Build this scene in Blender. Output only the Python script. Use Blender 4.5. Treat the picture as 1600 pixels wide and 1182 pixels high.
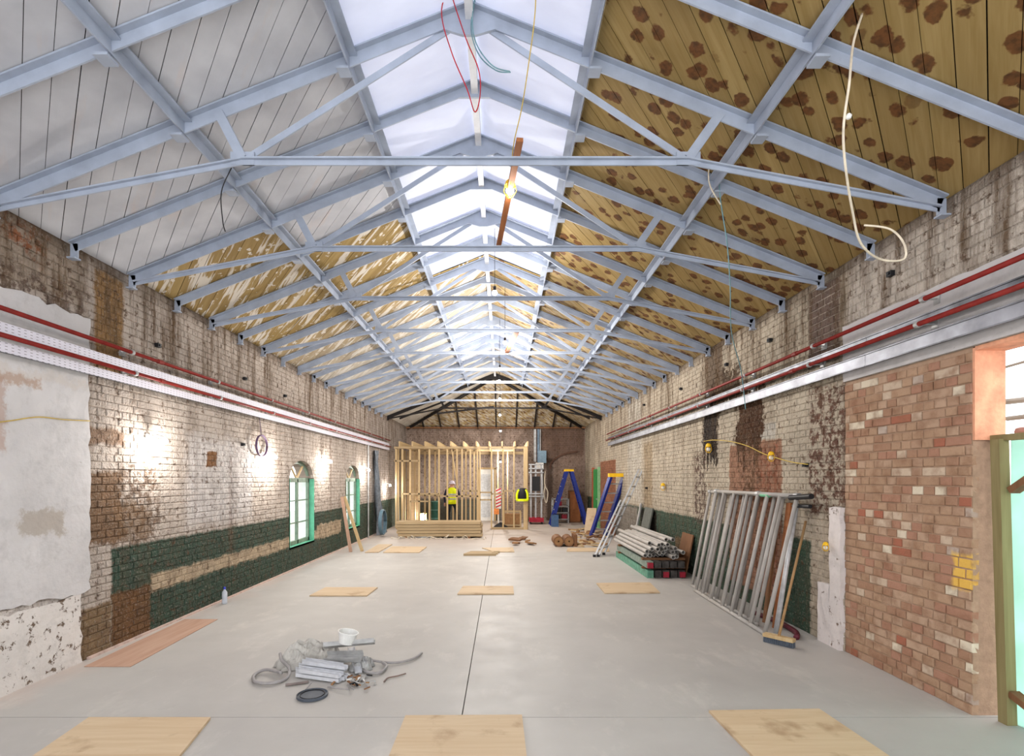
import bpy, math, random
from mathutils import Vector, Matrix
random.seed(7)
R = math.radians
sc = bpy.context.scene
COL = sc.collection
for o in list(bpy.data.objects): bpy.data.objects.remove(o)

# ------------------------------------------------------------------ camera, world, exposure
F, CU, CV, H = 830.0, 785.0, 749.0, 1.70
XL, XR, X0 = -3.92, 3.38, -0.25
ZE, ZR, YF, YH, YB = 3.83, 5.30, 21.7, 18.4, -1.5      # eave, ridge, far wall, hip start, open back end
HW_L, HW_R = X0 - XL, XR - X0
SL, SR = (ZR - ZE) / HW_L, (ZR - ZE) / HW_R
cam = bpy.data.cameras.new('camera'); camo = bpy.data.objects.new('camera', cam); COL.objects.link(camo)
camo.location = (0, 0, H); camo.rotation_euler = (R(90), 0, 0)
cam.sensor_width = 36; cam.lens = 36 * F / 1600; cam.sensor_fit = 'HORIZONTAL'
cam.shift_x = (800 - CU) / 1600; cam.shift_y = (CV - 591) / 1600
cam.clip_start = 0.05; cam.clip_end = 200
sc.camera = camo
w = bpy.data.worlds.new('world'); sc.world = w; w.use_nodes = True
w.node_tree.nodes['Background'].inputs[0].default_value = (0.985, 0.99, 1.0, 1)
w.node_tree.nodes['Background'].inputs[1].default_value = 2.6
sc.view_settings.view_transform = 'Standard'; sc.view_settings.look = 'None'
sc.view_settings.gamma = 1; sc.view_settings.use_curve_mapping = False
sc.view_settings.exposure = 0.64
def lamp(p, power, r=0.04, col=(1, 0.95, 0.88)):
    l = bpy.data.lights.new('bulb_light', 'POINT'); l.energy = power; l.shadow_soft_size = r; l.color = col
    o = bpy.data.objects.new('bulb_light', l); o.location = p; COL.objects.link(o); return o

def PX(u, v, Y): return Vector(((u - CU) / F * Y, Y, H - (v - CV) / F * Y))
def FL(u, v, z=0.0):
    Y = F * (H - z) / (v - CV); return Vector(((u - CU) / F * Y, Y, z))

# ------------------------------------------------------------------ geometry helper
class Geo:
    def __init__(s): s.v, s.f = [], []
    def add(s, vs, fs):
        n = len(s.v); s.v += [tuple(p) for p in vs]; s.f += [tuple(i + n for i in f) for f in fs]; return s
    def box(s, lo, hi, rot=None, c=None):
        (a, b, d), (e, f, g) = lo, hi
        vs = [Vector(p) for p in ((a,b,d),(e,b,d),(e,f,d),(a,f,d),(a,b,g),(e,b,g),(e,f,g),(a,f,g))]
        if rot is not None:
            c = Vector(c) if c is not None else (vs[0] + vs[6]) / 2
            vs = [rot @ (p - c) + c for p in vs]
        return s.add(vs, [(3,2,1,0),(4,5,6,7),(0,1,5,4),(1,2,6,5),(2,3,7,6),(3,0,4,7)])
    def prism(s, prof, p0, p1, up=(0, 0, 1)):
        p0, p1, up = Vector(p0), Vector(p1), Vector(up)
        d = (p1 - p0).normalized()
        x = d.cross(up)
        if x.length < 1e-4: x = d.cross(Vector((1, 0, 0)))
        x.normalize(); y = x.cross(d).normalized()
        n = len(prof)
        vs = [p0 + x * a + y * b for a, b in prof] + [p1 + x * a + y * b for a, b in prof]
        fs = [(i, (i + 1) % n, n + (i + 1) % n, n + i) for i in range(n)] + [tuple(range(n - 1, -1, -1)), tuple(range(n, 2 * n))]
        return s.add(vs, fs)
    def beam(s, p0, p1, a, b, up=(0, 0, 1)):
        return s.prism([(-a/2,-b/2),(a/2,-b/2),(a/2,b/2),(-a/2,b/2)], p0, p1, up)
    def tube(s, pts, r, n=8, r1=None, cap=True):
        pts = [Vector(p) for p in pts]; vs, fs = [], []; N = len(pts); px = None
        for i, p in enumerate(pts):
            d = (pts[min(i+1, N-1)] - pts[max(i-1, 0)]).normalized()
            if px is None:
                px = d.cross(Vector((0, 0, 1)))
                if px.length < 0.05: px = d.cross(Vector((1, 0, 0)))
            px = (px - d * px.dot(d)).normalized(); py = d.cross(px)
            rr = r if r1 is None else r + (r1 - r) * i / (N - 1)
            for k in range(n):
                a = 2 * math.pi * k / n; vs.append(p + px * math.cos(a) * rr + py * math.sin(a) * rr)
        for i in range(N - 1):
            for k in range(n):
                k2 = (k + 1) % n; fs.append((i*n+k, i*n+k2, (i+1)*n+k2, (i+1)*n+k))
        if cap: fs += [tuple(range(n - 1, -1, -1)), tuple(range((N-1)*n, N*n))]
        return s.add(vs, fs)
    def pipe(s, p0, p1, ro, ri, n=12):
        p0, p1 = Vector(p0), Vector(p1); d = (p1 - p0).normalized()
        x = d.cross(Vector((0, 0, 1)));
        if x.length < .05: x = d.cross(Vector((1, 0, 0)))
        x.normalize(); y = d.cross(x); vs = []; fs = []
        rings = ((p0, ri), (p0, ro), (p1, ro), (p1, ri))
        for p, r in rings:
            for k in range(n):
                a = 2*math.pi*k/n; vs.append(p + x*math.cos(a)*r + y*math.sin(a)*r)
        for i in range(4):
            j = (i + 1) % 4
            for k in range(n):
                k2 = (k+1) % n; fs.append((i*n+k, i*n+k2, j*n+k2, j*n+k))
        return s.add(vs, fs)
    def lathe(s, prof, c=(0,0,0), n=20, M=None):
        c = Vector(c); vs = []; fs = []
        for r, z in prof:
            for k in range(n):
                a = 2*math.pi*k/n; p = Vector((r*math.cos(a), r*math.sin(a), z))
                if M is not None: p = M @ p
                vs.append(c + p)
        for i in range(len(prof) - 1):
            for k in range(n):
                k2 = (k+1) % n; fs.append((i*n+k, i*n+k2, (i+1)*n+k2, (i+1)*n+k))
        fs += [tuple(range(n-1, -1, -1)), tuple(range((len(prof)-1)*n, len(prof)*n))]
        return s.add(vs, fs)
    def ball(s, c, r, n=12, m=8, sz=(1,1,1)):
        prof = [(math.sin(math.pi*i/m), -math.cos(math.pi*i/m)) for i in range(1, m)]
        return s.lathe(prof, c, n, Matrix.Diagonal((r*sz[0], r*sz[1], r*sz[2])))
    def obj(s, name, m, parent=None, label=None, cat=None, group=None, kind=None, smooth=False):
        off = Vector((0, 0, 0))
        q = parent
        while q is not None: off += q.location; q = q.parent
        me = bpy.data.meshes.new(name)
        me.from_pydata([tuple(Vector(p) - off) for p in s.v] if off.length else s.v, [], s.f)
        if m: me.materials.append(m)
        if smooth: me.polygons.foreach_set('use_smooth', [True] * len(me.polygons))
        me.update()
        return link(bpy.data.objects.new(name, me), parent, label, cat, group, kind)
def link(o, parent=None, label=None, cat=None, group=None, kind=None):
    COL.objects.link(o)
    if parent is not None: o.parent = parent
    if label: o['label'] = label
    if cat: o['category'] = cat
    if group: o['group'] = group
    if kind: o['kind'] = kind
    return o
def thing(name, loc, label=None, cat=None, group=None, kind=None):
    o = bpy.data.objects.new(name, None); o.location = loc; o.empty_display_size = .1
    return link(o, None, label, cat, group, kind)
def dup(root, loc, rot=None, label=None, group=None):
    r = root.copy(); COL.objects.link(r); r.location = loc
    if rot is not None: r.rotation_euler = rot
    if label: r['label'] = label
    if group: r['group'] = group
    for ch in list(root.children):
        c = ch.copy(); COL.objects.link(c); c.parent = r
        for g in ch.children:
            d = g.copy(); COL.objects.link(d); d.parent = c
    return r
def spline(pts, k=8):
    pts = [Vector(p) for p in pts]; P = [pts[0]] + pts + [pts[-1]]; out = []
    for i in range(1, len(P) - 2):
        a, b, c, d = P[i-1], P[i], P[i+1], P[i+2]
        for j in range(k):
            t = j / k
            out.append(0.5 * ((2*b) + (c-a)*t + (2*a-5*b+4*c-d)*t*t + (3*b-a-3*c+d)*t**3))
    out.append(pts[-1]); return out

# ------------------------------------------------------------------ material helpers
def C(r, g, b):
    f = lambda x: (x/255/12.92) if x/255 <= 0.04045 else ((x/255+0.055)/1.055)**2.4
    return (f(r), f(g), f(b), 1)
class NT:
    def __init__(s, name):
        s.m = bpy.data.materials.new(name); s.m.use_nodes = True; s.t = s.m.node_tree; s.N = s.t.nodes
        s.b = s.N['Principled BSDF']; s.out = s.N['Material Output']; s._pos = s._obj = None
    def set(s, sock, v):
        if v is None: return
        if isinstance(v, bpy.types.NodeSocket): s.t.links.new(v, sock)
        else: sock.default_value = v
    def math(s, op, a, b=None, c=None, clamp=False):
        n = s.N.new('ShaderNodeMath'); n.operation = op; n.use_clamp = clamp
        s.set(n.inputs[0], a); s.set(n.inputs[1], b); s.set(n.inputs[2], c); return n.outputs[0]
    def vm(s, op, a, b=None, scale=None):
        n = s.N.new('ShaderNodeVectorMath'); n.operation = op
        s.set(n.inputs[0], a); s.set(n.inputs[1], b)
        if scale is not None: s.set(n.inputs['Scale'], scale)
        return n.outputs[0]
    def pos(s):
        if s._pos is None: s._pos = s.N.new('ShaderNodeNewGeometry').outputs['Position']
        return s._pos
    def sep(s, v):
        n = s.N.new('ShaderNodeSeparateXYZ'); s.set(n.inputs[0], v); return n.outputs
    def comb(s, x, y, z):
        n = s.N.new('ShaderNodeCombineXYZ'); s.set(n.inputs[0], x); s.set(n.inputs[1], y); s.set(n.inputs[2], z); return n.outputs[0]
    def noise(s, scale, vec=None, detail=3, rough=.55, color=False, dist=0):
        n = s.N.new('ShaderNodeTexNoise'); s.set(n.inputs['Vector'], vec or s.pos())
        n.inputs['Scale'].default_value = scale; n.inputs['Detail'].default_value = detail
        n.inputs['Roughness'].default_value = rough; n.inputs['Distortion'].default_value = dist
        return n.outputs['Color' if color else 'Fac']
    def voro(s, scale, vec=None, color=False, rand=1):
        n = s.N.new('ShaderNodeTexVoronoi'); s.set(n.inputs['Vector'], vec or s.pos()); n.inputs['Scale'].default_value = scale
        n.inputs['Randomness'].default_value = rand
        return n.outputs['Color' if color else 'Distance']
    def ramp(s, v, lo, hi):        # clamped linear 0..1
        n = s.N.new('ShaderNodeMapRange'); s.set(n.inputs[0], v); n.inputs[1].default_value = lo; n.inputs[2].default_value = hi
        return n.outputs[0]
    def mix(s, f, a, b, mode='MIX'):
        n = s.N.new('ShaderNodeMix'); n.data_type = 'RGBA'; n.blend_type = mode
        s.set(n.inputs[0], f); s.set(n.inputs[6], a); s.set(n.inputs[7], b); return n.outputs[2]
    def rnd(s):
        a = s.N.new('ShaderNodeNewGeometry').outputs['Random Per Island']; b = s.N.new('ShaderNodeObjectInfo').outputs['Random']
        return s.math('FRACT', s.math('ADD', a, b))
    def cramp(s, f, stops, const=False):
        n = s.N.new('ShaderNodeValToRGB'); s.set(n.inputs[0], f); e = n.color_ramp.elements
        if const: n.color_ramp.interpolation = 'CONSTANT'
        while len(e) < len(stops): e.new(.5)
        for i, (p, c) in enumerate(stops): e[i].position = p; e[i].color = c
        return n.outputs[0]
    def bump(s, h, strength=.5, dist=.01):
        n = s.N.new('ShaderNodeBump'); n.inputs['Strength'].default_value = strength; n.inputs['Distance'].default_value = dist
        s.set(n.inputs['Height'], h); s.t.links.new(n.outputs[0], s.b.inputs['Normal'])
    def done(s, col, rough=.8, metal=0, spec=.3):
        s.set(s.b.inputs['Base Color'], col); s.set(s.b.inputs['Roughness'], rough)
        s.b.inputs['Metallic'].default_value = metal; s.b.inputs['Specular IOR Level'].default_value = spec
        return s.m
def plain(name, c, rough=.6, metal=0, var=.12, scale=14, bump=0):
    n = NT(name); f = n.ramp(n.noise(scale, detail=4), .3, .7)
    d = tuple(x * (1 - 2*var) for x in c[:3]) + (1,); l = tuple(min(1, x * (1 + var)) for x in c[:3]) + (1,)
    if bump: n.bump(n.noise(scale*4), .5, bump)
    return n.done(n.mix(f, d, l), rough, metal)
def wood(name, c1, c2, rough=.7, axis='x', scale=1.0, wear=None, perobj=True):
    n = NT(name); k = {'x': (1.2, 16, 16), 'y': (16, 1.2, 16), 'z': (16, 16, 1.2)}[axis]
    tc = n.N.new('ShaderNodeTexCoord').outputs['Object'] if perobj else n.pos()
    g = n.noise(scale, n.vm('MULTIPLY', tc, k), detail=4, dist=.6)
    col = n.mix(n.ramp(g, .3, .7), c1, c2)
    rv = n.rnd(); col = n.mix(n.math('MULTIPLY', rv, .35), col, tuple(x*.7 for x in c1[:3]) + (1,))
    if wear: col = n.mix(n.ramp(n.noise(3.5, detail=5), .56, .7), col, wear)
    n.bump(g, .25, .004)
    return n.done(col, rough)
def emit(name, c, s):
    m = bpy.data.materials.new(name); m.use_nodes = True; t = m.node_tree; t.nodes.clear()
    e = t.nodes.new('ShaderNodeEmission'); o = t.nodes.new('ShaderNodeOutputMaterial')
    e.inputs[0].default_value = c; e.inputs[1].default_value = s; t.links.new(e.outputs[0], o.inputs[0]); return m

def wall_mat(name, base, regions, dark=1.0, dirt=C(92, 72, 52), streak=.5, chips=.55, ax='y', ledge=3.2):
    """Weathered painted brick. regions: (a0,a1,z0,z1,colour,soft,warp,strength) in metres along the wall and up it."""
    n = NT(name); P = n.pos(); x, y, z = n.sep(P)
    a = y if ax == 'y' else x
    flat = n.comb(0, a, z)
    big = n.noise(1.3, flat, 5, .6); mid = n.noise(6, flat, 5, .65); fine = n.noise(38, flat, 3, .6)
    col = n.mix(n.ramp(big, .35, .65), base, tuple(c*.72 for c in base[:3]) + (1,))
    col = n.mix(n.math('MULTIPLY', n.rnd(), .25), col, tuple(c*.6 for c in base[:3]) + (1,))
    brk = n.ramp(n.noise(10, flat, 5, .7), .46, .54); drip = n.math('MULTIPLY', n.math('SUBTRACT', n.noise(1.0, n.vm('MULTIPLY', flat, (0, 13, .5)), 4, .7), .5), 1.6)
    if ax:
        wv = n.vm('MULTIPLY', n.vm('SUBTRACT', n.noise(5, flat, 6, .72, color=True), (.5, .5, .5)), (0, 1, 1))
        for (a0, a1, z0, z1, c, soft, warp, st) in regions:
            p = n.vm('ADD', flat, n.vm('SCALE', wv, scale=warp * 3.2 + .03))
            if c in (DRIP1, DRIP2, DRIP3): p = n.vm('ADD', p, n.comb(0, 0, drip))
            m = n.vm('MINIMUM', n.vm('SUBTRACT', p, (0, a0, z0)), n.vm('SUBTRACT', (0, a1, z1), p))
            _, my, mz = n.sep(m)
            f = n.math('MULTIPLY', n.math('MINIMUM', my, mz), 1.0 / soft, clamp=True)
            f = n.math('MULTIPLY', f, abs(st))
            if st < 0: f = n.math('MULTIPLY', f, brk)
            c2 = tuple(q*.6 for q in c[:3]) + (1,)
            cc = n.mix(n.ramp(mid, .35, .68), c, c2) 
            col = n.mix(f, col, cc)
    # streaks running down, stronger high up on the wall
    st = n.noise(1.0, n.vm('MULTIPLY', flat, (0, 7, .7)), 5, .7)
    up = n.math('ADD', n.math('MULTIPLY', n.ramp(z, 2.2, 3.4), .7), .3)
    col = n.mix(n.math('MULTIPLY', n.math('MULTIPLY', n.ramp(st, .46, .64), up), streak), col, dirt)
    # spalled chips
    ch = n.ramp(n.noise(11, flat, 6, .72), chips, chips + .06)
    col = n.mix(n.math('MULTIPLY', ch, .8), col, C(84, 62, 46))
    sp = n.math('MULTIPLY', n.ramp(n.noise(24, flat, 5, .7), .62, .68), n.ramp(n.noise(2.2, flat, 3), .42, .6))
    col = n.mix(n.math('MULTIPLY', sp, .8), col, C(58, 44, 36))
    top = n.math('MULTIPLY', n.ramp(n.math('ADD', z, n.math('MULTIPLY', n.noise(7, flat, 5, .7), .5)), 3.86, 4.12), .75)
    if ax: col = n.mix(top, col, C(88, 72, 58))
    col = n.mix(n.ramp(fine, .55, .85), col, tuple(c*.6 for c in base[:3]) + (1,))
    if dark < 1: col = n.mix(1 - dark, col, C(60, 48, 38))
    n.bump(n.math('ADD', n.math('MULTIPLY', mid, 1.6), fine), .9, .02)
    return n.done(col, .88, spec=.2)

GREEN, OCHRE = C(36, 66, 53), C(188, 168, 142)
DRIP1, DRIP2, DRIP3 = C(70, 42, 22), C(34, 28, 27), C(96, 66, 42)
REG_L = [
    (4.0, 5.06, 3.2, 4, C(158, 142, 126), .15, .06, .9),
    (3.0, 5.06, 3.1, 3.5, C(88, 68, 58), .1, .1, -.8),
    (3.0, 4.6, 3.55, 4, C(140, 80, 45), .1, .2, -.9),
    (5.08, 5.5, 2.75, 3.75, C(150, 112, 62), .04, .03, .9),
    (4.9, 5.5, 1.05, 1.8, C(112, 80, 50), .05, .12, .9),
    (5.4, 6.1, .95, 1.9, C(96, 72, 54), .1, .2, -.8),
    (4.9, 5.5, 2.02, 2.22, C(120, 85, 55), .04, .05, .8),
    (5.3, 5.9, 1.0, 1.5, C(120, 92, 66), .1, .15, .7),
    (6.5, 8.4, 1.0, 2.35, C(214, 208, 206), .2, .1, .9),
    (7.02, 7.3, 1.86, 2.08, C(130, 88, 50), .02, .04, 1),
    (5.3, 21, -1, 1.02, GREEN, .03, .012, .95),
    (5.9, 12.9, .43, .64, OCHRE, .03, .03, .95),
    (11.2, 12.9, .40, .74, OCHRE, .03, .05, .9),
    (5.3, 5.92, -1, .55, C(112, 80, 52), .03, .03, .95),
    (4.9, 5.32, -1, .5, C(124, 98, 66), .03, .03, .9),
    (7.55, 7.75, .6, 2.1, C(104, 78, 60), .12, .1, .6),
    (12.0, 12.2, .9, 2.7, C(104, 78, 60), .1, .1, .6),
    (15.2, 21.7, 1.0, 3.9, C(170, 160, 155), .3, .1, .6),
    (2, 4.95, -1, .7, C(218, 212, 208), .1, .05, 1),
]
REG_R = [
    (2.0, 5.24, 3.1, 4, C(205, 195, 185), .1, .05, .8),
    (5.3, 5.86, 2.9, 3.76, C(112, 94, 86), .02, .01, 1),
    (5.2, 5.86, 1.3, 2.7, C(98, 62, 50), .05, .1, -.95),
    (5.2, 5.3, 1.3, 2.7, C(98, 68, 54), .05, .1, .7),
    (5.2, 5.8, .3, 1.3, C(200, 186, 168), .05, .06, .8),
    (5.8, 21, -1, 1.04, C(40, 72, 58), .03, .02, .95),
    (6.4, 7.9, .2, 2.2, C(156, 116, 94), .02, .04, 1),
    (6.45, 7.1, .2, 2.15, C(146, 86, 62), .05, .12, -.8),
    (6.55, 7.5, 2.2, 2.42, C(205, 200, 190), .02, .02, .9),
    (6.85, 7.7, 2.0, 2.95, DRIP1, .07, .26, 1),
    (6.9, 7.55, 1.2, 2.3, DRIP3, .1, .3, -.8),
    (7.45, 8.55, 2.75, 3.35, C(66, 46, 30), .08, .35, .95),
    (8.3, 8.95, 1.95, 2.95, DRIP2, .05, .2, 1),
    (8.1, 8.9, 2.9, 3.9, C(84, 64, 48), .1, .1, .85),
    (8.75, 9.4, .9, 2.2, C(84, 60, 54), .1, .12, -.9),
    (9.6, 10.4, 0.0, .62, C(130, 105, 78), .05, .05, .9),
    (11.6, 13.0, -1, 1.0, C(24, 26, 26), .05, .02, .95),
    (11.9, 12.7, 1.0, 2.6, C(160, 140, 112), .1, .06, .8),
    (12.8, 14.4, 1.04, 3.9, C(205, 200, 190), .2, .1, .6),
    (15.8, 18.3, -1, 2.3, C(150, 100, 76), .02, .01, 1),
    (13.2, 15.8, -1, 1.04, C(150, 140, 132), .1, .1, .8),
]
REG_F = [
    (-4, 1.2, 2.75, 3.9, C(170, 150, 138), .4, .2, .8),
    (-4, 1.4, .9, 2.75, C(196, 180, 172), .3, .2, .9),
    (1.4, 3.4, 2.3, 3.9, C(112, 86, 74), .1, .05, .8),
    (2.1, 3.4, -1, 2.7, C(156, 134, 122), .1, .05, .8),
    (-4, .0, -1, .95, C(60, 78, 74), .1, .05, .8),
    (1.75, 2.1, -1, 2.6, C(58, 42, 34), .1, .05, .8),
]
m_wallL = wall_mat('painted_brick_left', C(190, 178, 168), REG_L, streak=1, chips=.56)
m_wallLm = wall_mat('joints_left', C(182, 168, 156), REG_L, dark=.82, streak=.9)
m_wallR = wall_mat('painted_brick_right', C(190, 178, 160), REG_R, streak=.95, chips=.57)
m_wallRm = wall_mat('joints_right', C(172, 160, 142), [((q[0], q[1], q[2], q[3], C(190, 176, 164)) + q[5:]) if q[2] == 2.9 and q[0] == 5.3 else q for q in REG_R], dark=.84, streak=.8)
m_wallF = wall_mat('brick_far', C(166, 148, 138), REG_F, streak=.4, ax='x')
m_wallFm = wall_mat('joints_far', C(158, 136, 120), REG_F, dark=.7, ax='x')

def plaster(name, c, chipc, thr=.66, patches=()):
    n = NT(name); P = n.pos()
    col = n.mix(n.ramp(n.noise(1.1, detail=5), .35, .7), c, tuple(q*.8 for q in c[:3]) + (1,))
    col = n.mix(n.ramp(n.noise(5, detail=6, rough=.7), .5, .75), col, tuple(q*.72 for q in c[:3]) + (1,))
    ch = n.ramp(n.noise(9, detail=7, rough=.75), thr, thr + .03)
    col = n.mix(ch, col, chipc)
    for (a0, a1, z0, z1, pc, st) in patches:
        q = n.vm('ADD', P, n.vm('SCALE', n.vm('SUBTRACT', n.noise(7, detail=6, rough=.75, color=True), (.5, .5, .5)), scale=.3))
        m = n.vm('MINIMUM', n.vm('SUBTRACT', q, (-99, a0, z0)), n.vm('SUBTRACT', (99, a1, z1), q)); _, my, mz = n.sep(m)
        col = n.mix(n.math('MULTIPLY', n.math('MULTIPLY', n.math('MINIMUM', my, mz), 25, clamp=True), st), col, pc)
    n.bump(n.math('SUBTRACT', n.noise(14, detail=5), ch), .6, .012)
    return n.done(col, .85, spec=.2)
m_plaster = plaster('white_plaster', C(206, 203, 204), C(150, 135, 122), .69, [(3.6, 4.5, 2.44, 2.56, C(160, 120, 84), .6), (3.6, 4.18, 1.9, 2.5, C(156, 108, 74), .45), (4.28, 4.75, 1.2, 1.46, C(165, 155, 145), .8), (2, 5, 2.52, 2.62, C(186, 168, 148), .25)])
m_plaster_chip = plaster('chipped_plaster', C(216, 208, 206), C(118, 96, 80), .6)
m_brickchip = plaster('white_painted_chipped_brick', C(220, 214, 210), C(108, 90, 76), .57)
# infill bricks, per-brick tones
n = NT('infill_brick'); r = n.rnd()
col = n.cramp(r, [(0, C(164, 134, 110)), (.18, C(170, 140, 116)), (.36, C(162, 122, 102)), (.52, C(174, 146, 124)), (.66, C(156, 122, 100)),
                  (.80, C(190, 170, 150)), (.86, C(166, 136, 114)), (.91, C(208, 196, 176)), (.95, C(158, 100, 80)), (.98, C(176, 160, 148))], True)
x, y, z = n.sep(n.pos())
col = n.mix(n.ramp(n.noise(9, detail=5), .45, .8), col, C(128, 94, 72))
m = n.vm('MINIMUM', n.vm('SUBTRACT', n.vm('ADD', n.pos(), n.vm('SCALE', n.noise(16, color=True), scale=.06)), (0, 3.83, .9)), n.vm('SUBTRACT', (9, 4.04, 1.2), n.vm('ADD', n.pos(), n.vm('SCALE', n.noise(14, color=True), scale=.08))))
_, my, mz = n.sep(m); f = n.math('MULTIPLY', n.math('MINIMUM', my, mz), 30, clamp=True)
col = n.mix(n.math('MULTIPLY', f, .9), col, C(220, 178, 84))
n.bump(n.noise(60, detail=4), .6, .008); m_infill = n.done(col, .9, spec=.15)
m_infill_mortar = plain('pink_mortar', C(164, 136, 114), .9, var=.1, scale=20, bump=.006)
m_jamb = plain('daylit_brick_reveal', C(222, 160, 128), .9, var=.14, scale=9, bump=.01)  # brick of the upper reveal, daylight on it put into the orange colour

# floor
n = NT('power_floated_concrete')
col = n.mix(n.ramp(n.noise(.7, detail=6, rough=.6), .3, .7), C(180, 177, 173), C(164, 160, 157))
col = n.mix(n.ramp(n.noise(2.2, n.vm('MULTIPLY', n.pos(), (1, .5, 1)), detail=7, rough=.7), .55, .8), col, C(194, 190, 184))
col = n.mix(n.math('MULTIPLY', n.ramp(n.noise(5, detail=8, rough=.8), .62, .75), .45), col, C(128, 122, 118))
x, y, z = n.sep(n.pos())
dust = n.math('MULTIPLY', n.ramp(n.math('ADD', x, n.noise(2, detail=3)), -3.1, -3.5), .4)
col = n.mix(dust, col, C(192, 168, 156))
col = n.mix(n.math('MULTIPLY', n.ramp(n.math('ADD', y, n.noise(1.5, detail=3)), 12.6, 15), .5), col, C(190, 172, 160))
n.bump(n.noise(25, detail=5), .2, .004)
m_floor = n.done(col, n.math('ADD', .42, n.math('MULTIPLY', n.noise(3, detail=4), .3)), spec=.4)
m_dark = plain('joint_dark', C(70, 64, 60), .9)

# roof boards
def board_mat(name, left):
    n = NT(name); P = n.pos(); x, y, z = n.sep(P)
    sgn = -1 if left else 1
    s_ = n.math('MULTIPLY', n.math('SUBTRACT', x, X0), sgn * 1.08)
    al = n.math('MULTIPLY', n.math('ADD', s_, y), .7071); ac = n.math('MULTIPLY', n.math('SUBTRACT', y, s_), .7071)
    q = n.comb(al, ac, 0)
    g = n.noise(1.0, n.vm('MULTIPLY', q, (1.2, 22, 1)), 4, .6, dist=.5)
    rv = n.rnd()
    pine = n.mix(n.ramp(g, .3, .7), C(166, 142, 94), C(142, 118, 70))
    pine = n.mix(n.math('MULTIPLY', rv, .4), pine, C(112, 88, 48))
    qd = n.vm('ADD', n.vm('MULTIPLY', q, (1, 1.2, 1)), n.vm('SCALE', n.noise(7, color=True), scale=.10))
    cell = n.voro(5.6, qd); csel = n.sep(n.voro(5.6, qd, color=True))[0]
    kn = n.math('MULTIPLY', n.ramp(n.math('ADD', cell, n.math('MULTIPLY', n.noise(30, detail=3), .2)), .5, .44), n.ramp(csel, .05, .07))
    kcol = n.mix(n.ramp(n.noise(22), .35, .6), C(62, 32, 14), C(100, 56, 26))
    if not left:
        col = n.mix(n.math('MULTIPLY', kn, .88), pine, kcol)
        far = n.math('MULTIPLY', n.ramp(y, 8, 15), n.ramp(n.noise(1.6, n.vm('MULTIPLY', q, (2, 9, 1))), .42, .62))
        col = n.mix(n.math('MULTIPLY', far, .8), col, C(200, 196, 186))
    else:
        sm = n.ramp(n.noise(1.0, n.vm('MULTIPLY', q, (1.1, 9, 1)), 3, .6, dist=.4), .53, .57)
        sm2 = n.ramp(n.noise(1.0, n.vm('MULTIPLY', q, (9, 10, 1)), 2, .6), .62, .65)
        col = n.mix(n.math('MULTIPLY', n.math('MAXIMUM', sm, sm2), .8), pine, C(214, 208, 200))
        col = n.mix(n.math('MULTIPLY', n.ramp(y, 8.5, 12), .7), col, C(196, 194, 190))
        lim = n.math('ADD', 5.55, n.math('MULTIPLY', n.math('LESS_THAN', s_, 2.3), .8))
        wm = n.math('LESS_THAN', y, lim)
        white = n.mix(n.ramp(n.noise(2.5, detail=5), .35, .7), C(196, 197, 203), C(176, 177, 184))
        white = n.mix(n.ramp(n.noise(1.0, n.vm('MULTIPLY', q, (1, 5, 1)), 4), .6, .8), white, C(198, 184, 178))
        col = n.mix(wm, col, white)
    n.bump(g, .2, .004)
    return n.done(col, .75, spec=.25)
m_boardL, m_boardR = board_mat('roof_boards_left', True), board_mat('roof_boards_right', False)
m_deck = plain('felt_black', C(22, 20, 18), .95)
# rooflight sheet: diffusing translucent white plastic
mt = NT('translucent_rooflight'); t = mt.t
tr = mt.N.new('ShaderNodeBsdfTranslucent'); df = mt.N.new('ShaderNodeBsdfDiffuse'); mx = mt.N.new('ShaderNodeMixShader')
colr = mt.mix(mt.ramp(mt.noise(1.6, mt.vm('MULTIPLY', mt.pos(), (1, 2.2, 1)), 4), .3, .75), (.82, .84, .92, 1), (.72, .74, .83, 1))
mt.set(tr.inputs[0], colr); mt.set(df.inputs[0], colr); mx.inputs[0].default_value = .31
t.links.new(df.outputs[0], mx.inputs[1]); t.links.new(tr.outputs[0], mx.inputs[2]); t.links.new(mx.outputs[0], mt.out.inputs[0])
m_light = mt.m
def translucent(name, c, fac=.6):
    q = NT(name); a = q.N.new('ShaderNodeBsdfTranslucent'); b = q.N.new('ShaderNodeBsdfDiffuse'); x_ = q.N.new('ShaderNodeMixShader')
    cc = q.mix(q.ramp(q.noise(2.5), .3, .7), c, tuple(v*.8 for v in c[:3]) + (1,))
    q.set(a.inputs[0], cc); q.set(b.inputs[0], cc); x_.inputs[0].default_value = fac
    q.t.links.new(b.outputs[0], x_.inputs[1]); q.t.links.new(a.outputs[0], x_.inputs[2]); q.t.links.new(x_.outputs[0], q.out.inputs[0]); return q.m
m_mintpanel = translucent('mint_sheet', (.66, .90, .82, 1), .7)
m_steel = plain('pale_blue_grey_paint', C(160, 169, 186), .5, var=.08, scale=5)
m_steel_dark = plain('dark_painted_steel', C(34, 30, 30), .6)
m_whitesteel = plain('white_painted_steel', C(220, 222, 228), .5, var=.05)
m_red = plain('red_oxide_pipe', C(128, 34, 28), .4, var=.12)
m_galv = plain('galvanised_steel', C(176, 176, 176), .45, .35, var=.16, scale=9)
m_tube = plain('weathered_scaffold_tube', C(172, 167, 162), .55, .0, var=.08, scale=5)
m_alu = plain('aluminium', C(176, 178, 182), .4, .2, var=.08)
m_blue = plain('blue_fibreglass', C(22, 42, 128), .4, var=.1)
m_yellow = plain('yellow_plastic', C(240, 190, 30), .4, var=.05)
m_hivis = plain('hi_vis_yellow', C(226, 240, 20), .6, var=.05)
m_black = plain('black_plastic', C(26, 26, 30), .5)
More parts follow.
